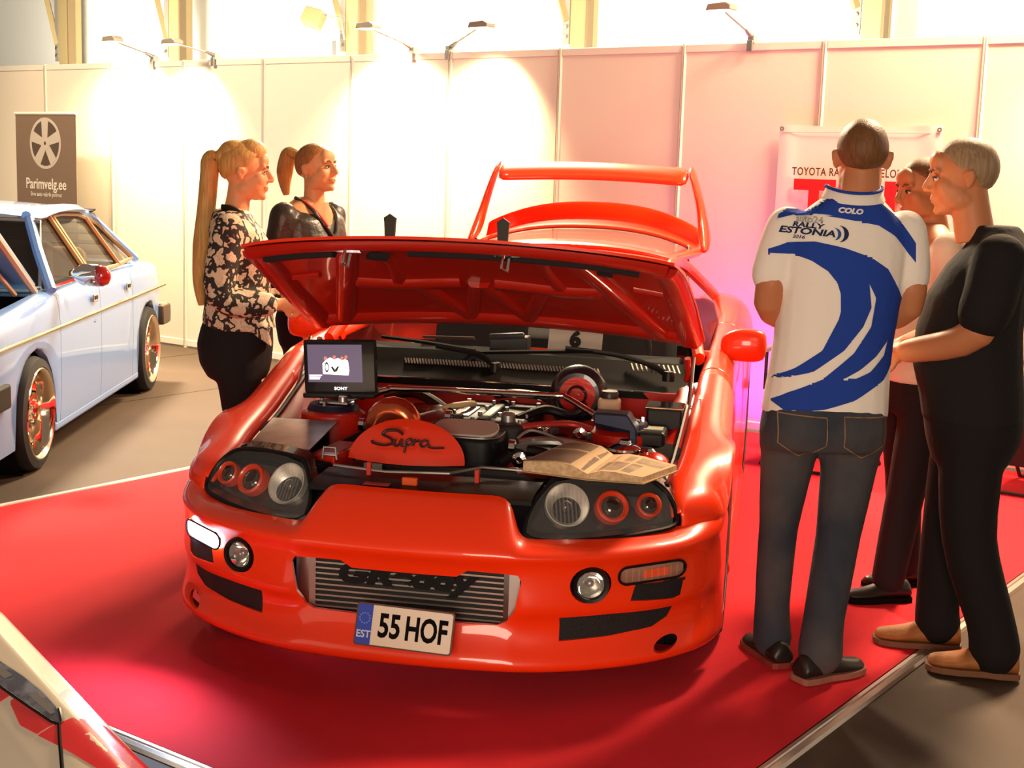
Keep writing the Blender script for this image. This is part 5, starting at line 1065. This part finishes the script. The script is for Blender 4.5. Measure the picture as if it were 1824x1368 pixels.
obj('cabin_trim', MB().box((-VW/2,1.5,.62), (VW-.16,2.2,.5)), INT, V, 0); obj('bay_floor', MB().box((-VW/2,-.3,.55), (VW-.3,1.2,.1)), MATTE, V, 0)
for x in (-.45,-1.22):
    se = obj('seat', MB().box((x,1.0,.93), (.48,.14,.42), (radians(-12),0,0)), mat('sedan_seat', (.10,.06,.035), .8), V, 40, bev=.05, bseg=3); obj('headrest', MB().box((x,1.05,1.19), (.24,.08,.12)), MATS['sedan_seat'], se, 40, bev=.03)
obj('rear_bench', MB().box((-VW/2,1.85,.90), (1.2,.18,.30), (radians(-15),0,0)), mat('bench_tan', (.42,.27,.15), .8), V, 40, bev=.05, bseg=3)
# raised bonnet
hb = obj('raised_bonnet', MB()._add([Vector(p) for p in ((-.10,.30,.92),(-VW+.10,.30,.92),(-VW+.14,-.62,1.48),(-.14,-.62,1.48))], [(0,1,2,3)]), VB, V, 0, solid=.03)
obj('bonnet_lip', MB().tube([(-.10,.30,.905),(-.14,-.62,1.465)], .020, 6), mat('bonnet_inner', (.50,.32,.22), .5), hb); obj('bonnet_prop', MB().tube([(-.16,.16,.90),(-.22,-.02,1.06)], .014, 6), MATS['bonnet_inner'], hb)
# door mirror
mr = obj('door_mirror', MB().loft([[Vector((x, .55 + w*cos(a), .985 + h*sin(a) - .02*(x-.05))) for a in [2*pi*k/12 for k in range(12)]] for x, w, h in ((.02,.02,.02),(.05,.03,.04),(.09,.035,.062),(.17,.035,.062),(.225,.028,.05),(.24,.012,.025))]), CHROME, V, 180); obj('red_mirror_tip', MB().loft([[Vector((x, .545 + w*cos(a), .98 + h*sin(a))) for a in [2*pi*k/12 for k in range(12)]] for x, w, h in ((.165,.037,.060),(.20,.036,.058),(.232,.026,.042),(.245,.008,.015))]), mat('mirror_red', (.40,.02,.015), .2, .3, 1.), mr, 180); obj('mirror_foot', MB().tube([(-.05,.50,.93),(.06,.55,.97)], .018, 8), CHROME, mr)
POL = mat('polished_rim', (.88,.78,.62), .10, 1.)
for y in (VR0, VR1):
    for s in (1,-1):
        cx = -.10 if s > 0 else -VW+.10; q = 1 if s > 0 else -1
        def pr(L): return [(r, q*h) for r, h in L]
        wl = obj('wheel', MB().lathe(pr([(.225,.10),(.245,.115),(.285,.105),(.300,.07),(.300,-.07),(.285,-.10),(.225,-.10)]), (cx, y, .300), 'X', 44), RUBBER, V); lab(wl, 'low black tyre on polished deep-dish rim')
        obj('rim_dish', MB().lathe(pr([(.242,.112),(.236,.118),(.226,.112),(.214,.09),(.206,.02),(.20,-.02),(.155,-.03),(.15,.0),(.10,.03),(.05,.045),(.045,.06),(0,.062)]), (cx, y, .300), 'X', 44), POL, wl)
        for k in range(5):
            a = 2*pi*k/5+.3; mb = MB()
            mb.loft([[Vector((cx+q*o, y + r*cos(a) - w*sin(a), .30 + r*sin(a) + w*cos(a))) for w, o in ((-.028,.0),(.028,.0),(.022,.035),(-.022,.035))] for r in (.05,.20)]); obj('spoke', mb, POL, wl, 0, bev=.004)
            obj('wheel_nut', MB().lathe([(0,q*.075),(.010,q*.073),(.010,q*.05)], (cx, y+.038*cos(a+.6), .30+.038*sin(a+.6)), 'X', 8), CHROME, wl)
        obj('wheel_well', MB().lathe(pr([(.06,-.20),(.335,-.20),(.335,.06)]), (cx, y, .300), 'X', 28), MATTE, V)
# ------------------------------------------------------------------ red and white car in the near corner
NH = Vector((.609,-.793,0)); NL = Vector((.793,.609,0)); NB = Vector((-.62,2.18,0))
NC = empty('rally_car', NB, 0, 'front corner of a red and white car with a clear headlamp, nearest the camera', 'car')
nbs = [-.16,-.15,-.12,-.07,0,.05,.10,.17,.24,.30,.33,.34]; nzs = [-.50,-.35,-.2,-.04,0,-.012,-.035,-.09,-.17,-.30,-.44,-.50]
def nridge(a): return .60 + interp(a, [-.9,-.45,0,.25,.42], [.06,.03,0,-.06,-.14])
def nsurf(a, b, h=0.):
    f = max(0, (a-.05)/.4); p = NH*(a - .10*f*f*abs(b)) - NL*(b*(1-.5*f*f)); return p + Vector((0,0,max(.10, nridge(a) + interp(b, nbs, nzs)) + h))
NA = [-1.6 + 2.02*k/100 for k in range(101)]; NBL = [-.16 + .50*k/60 for k in range(61)]
def npatch(nm, A0, A1, B0, B1, m, parent, off, n=24, k=8):
    """strip of surface: a from A0..A1, b between the two polylines"""
    rows = [[None]*(n+1) for _ in range(k+1)]
    for i in range(n+1):
        a = lerp(A0, A1, i/n); b0, b1 = interp(a, [p[0] for p in B0], [p[1] for p in B0]), interp(a, [p[0] for p in B1], [p[1] for p in B1])
        for j in range(k+1):
            b = lerp(b0, b1, j/k); e = .004; P = nsurf(a, b); N = (nsurf(a+e, b)-P).cross(nsurf(a, b+e)-P).normalized(); N = -N if N.z < 0 else N
            rows[j][i] = P + N*off
    return obj(nm, MB().grid(rows), m, parent, 180, solid=.002)
NW = mat('cream_white_paint', (.62,.54,.43), .30, 0, 1.); NR = mat('livery_red', (.62,.010,.014), .25, 0, 1.)
nbody = obj('body_shell', MB().grid([[nsurf(a, b) for b in NBL] for a in NA]), NW, NC, 180)
obj('nose_cap', MB()._add([nsurf(.42, b) for b in NBL], [tuple(range(61))]), NW, NC, 0); obj('tail_cap', MB()._add([nsurf(-1.6, b) for b in NBL], [tuple(range(61))]), NW, NC, 0)
obj('tyre', MB().lathe([(.2,-.09),(.29,-.10),(.31,-.06),(.31,.06),(.29,.10),(.2,.09)], (0,0,0), 'X', 32).xf(Matrix.Translation(NH*-.75 - NL*.10 + Vector((0,0,.31))) @ Matrix.Rotation(atan2(NL.y,NL.x),4,'Z')), RUBBER, NC)
npatch('red_wing', -.262, .30, [(-.262,-.10),(.3,-.10)], [(-.262,.068),(-.185,.052),(-.074,.031),(.1,.0),(.3,-.03)], NR, NC, .0015)
npatch('red_flash', -.42, -.268, [(-.42,.052),(-.355,.048),(-.277,.036),(-.268,.034)], [(-.42,.066),(-.408,.070),(-.326,.079),(-.268,.068)], NR, NC, .0015); npatch('red_flash', -1.2, -.44, [(-1.2,.075),(-.58,.066),(-.44,.056)], [(-1.2,.14),(-.50,.115),(-.44,.085)], NR, NC, .0015)
hl = npatch('headlamp', -.75, -.262, [(-.75,.050),(-.582,.036),(-.485,.022),(-.394,.014),(-.311,.014),(-.262,.025)], [(-.75,.088),(-.5,.064),(-.355,.047),(-.277,.035),(-.262,.030)], mat('lamp_glass_blue', (.10,.11,.17), .05, .4, 1., noise=(18,(.28,.30,.38),.45,.6)), NC, .002)
npatch('lamp_reflector', -.40, -.30, [(-.40,.024),(-.30,.022)], [(-.40,.038),(-.30,.031)], CHROME, hl, .0045, 8, 3); npatch('lamp_reflector', -.60, -.50, [(-.60,.048),(-.50,.036)], [(-.60,.062),(-.50,.050)], CHROME, hl, .0045, 8, 3)
obj('panel_gap', MB().tube([nsurf(-.262,.030,.001), nsurf(-.20,.05,.001), nsurf(-.127,.072,.001), nsurf(-.02,.11,.001), nsurf(.06,.16,.0)], .0035, 6), MATTE, NC); obj('lamp_seal', MB().tube([nsurf(a, b, .001) for a, b in ((-.75,.090),(-.5,.066),(-.355,.049),(-.277,.037),(-.258,.030),(-.262,.024),(-.311,.012))], .0035, 6), BLACK, NC)
# ------------------------------------------------------------------ folding chairs by the partition
def folding_chair(loc, rz, lb):
    c = empty('folding_chair', loc, rz, lb, 'chair', 'folding chairs by the partition'); T = mat('chair_tube', (.03,.02,.022), .35, .6)
    for s in (-1,1):
        obj('leg', MB().tube([(s*.26,-.24,.012),(s*.24,.20,.46)], .011, 8), T, c); obj('leg', MB().tube([(s*.25,.26,.012),(s*.25,-.22,.46),(s*.25,-.24,.50)], .011, 8), T, c)
        obj('arm_post', MB().tube([(s*.27,-.22,.44),(s*.28,-.20,.66)], .010, 8), T, c); obj('armrest', MB().tube([(s*.28,-.26,.665),(s*.285,.0,.672),(s*.27,.24,.66)], .016, 8, flat=1.5), ALU, c)
        obj('back_post', MB().tube([(s*.24,.20,.44),(s*.25,.34,.92)], .011, 8), T, c)
    obj('floor_bar', MB().tube([(-.26,-.24,.012),(.26,-.24,.012)], .010, 8), T, c); obj('floor_bar', MB().tube([(-.25,.26,.012),(.25,.26,.012)], .010, 8), T, c)
    F = mat('chair_fabric', (.022,.012,.016), .85)
    obj('seat', MB().grid([[Vector((x, y, .455 - .03*(1-(x/.24)**2))) for x in (-.24,-.12,0,.12,.24)] for y in (-.22,-.1,.05,.2)]), F, c, 180, solid=.006); obj('backrest', MB().grid([[Vector((x, y - .02*(1-(x/.24)**2)*-1, z)) for x in (-.24,-.12,0,.12,.24)] for y, z in ((.25,.60),(.29,.75),(.335,.90))]), F, c, 180, solid=.006)
    obj('side_cloth', MB().grid([[Vector((x, -.23, z)) for x in (-.24,-.1,.1,.24)] for z in (.16,.30,.44)]), F, c, 180, solid=.004); return c
folding_chair((2.92, 7.22, .008), radians(-36), 'black folding chair with metal armrests at the right edge, holding bags'); folding_chair((1.78, 7.72, .008), radians(-36), 'black folding chair in the violet light behind the man in the rally shirt')
def bag(loc, rz, m, lb, w, h):
    b = empty('tote_bag', loc, rz, lb, 'bag')
    obj('bag_body', MB().loft([[Vector((sx*w*k, sy*d, z)) for sx, sy in ((-.5,-.5),(.5,-.5),(.5,.5),(-.5,.5))] for z, k, d in ((0,.9,.13),(.05,1,.15),(h*.6,1.0,.12),(h,.92,.03))]), m, b, 60, bev=.02, bseg=3); obj('handle', MB().tube(catmull([(-.08,0,h-.01),(-.06,0,h+.09),(.06,0,h+.09),(.08,0,h-.01)], 5), .008, 6), m, b)
bag((2.86, 7.30, .452), radians(-30), mat('yellow_bag', (.72,.58,.12), .6), 'yellow bag on the folding chair at the right edge', .24, .27); bag((2.885, 7.09, .452), radians(-30), mat('blue_bag', (.16,.42,.72), .6), 'light blue bag in front of the yellow one on the folding chair', .26, .20)
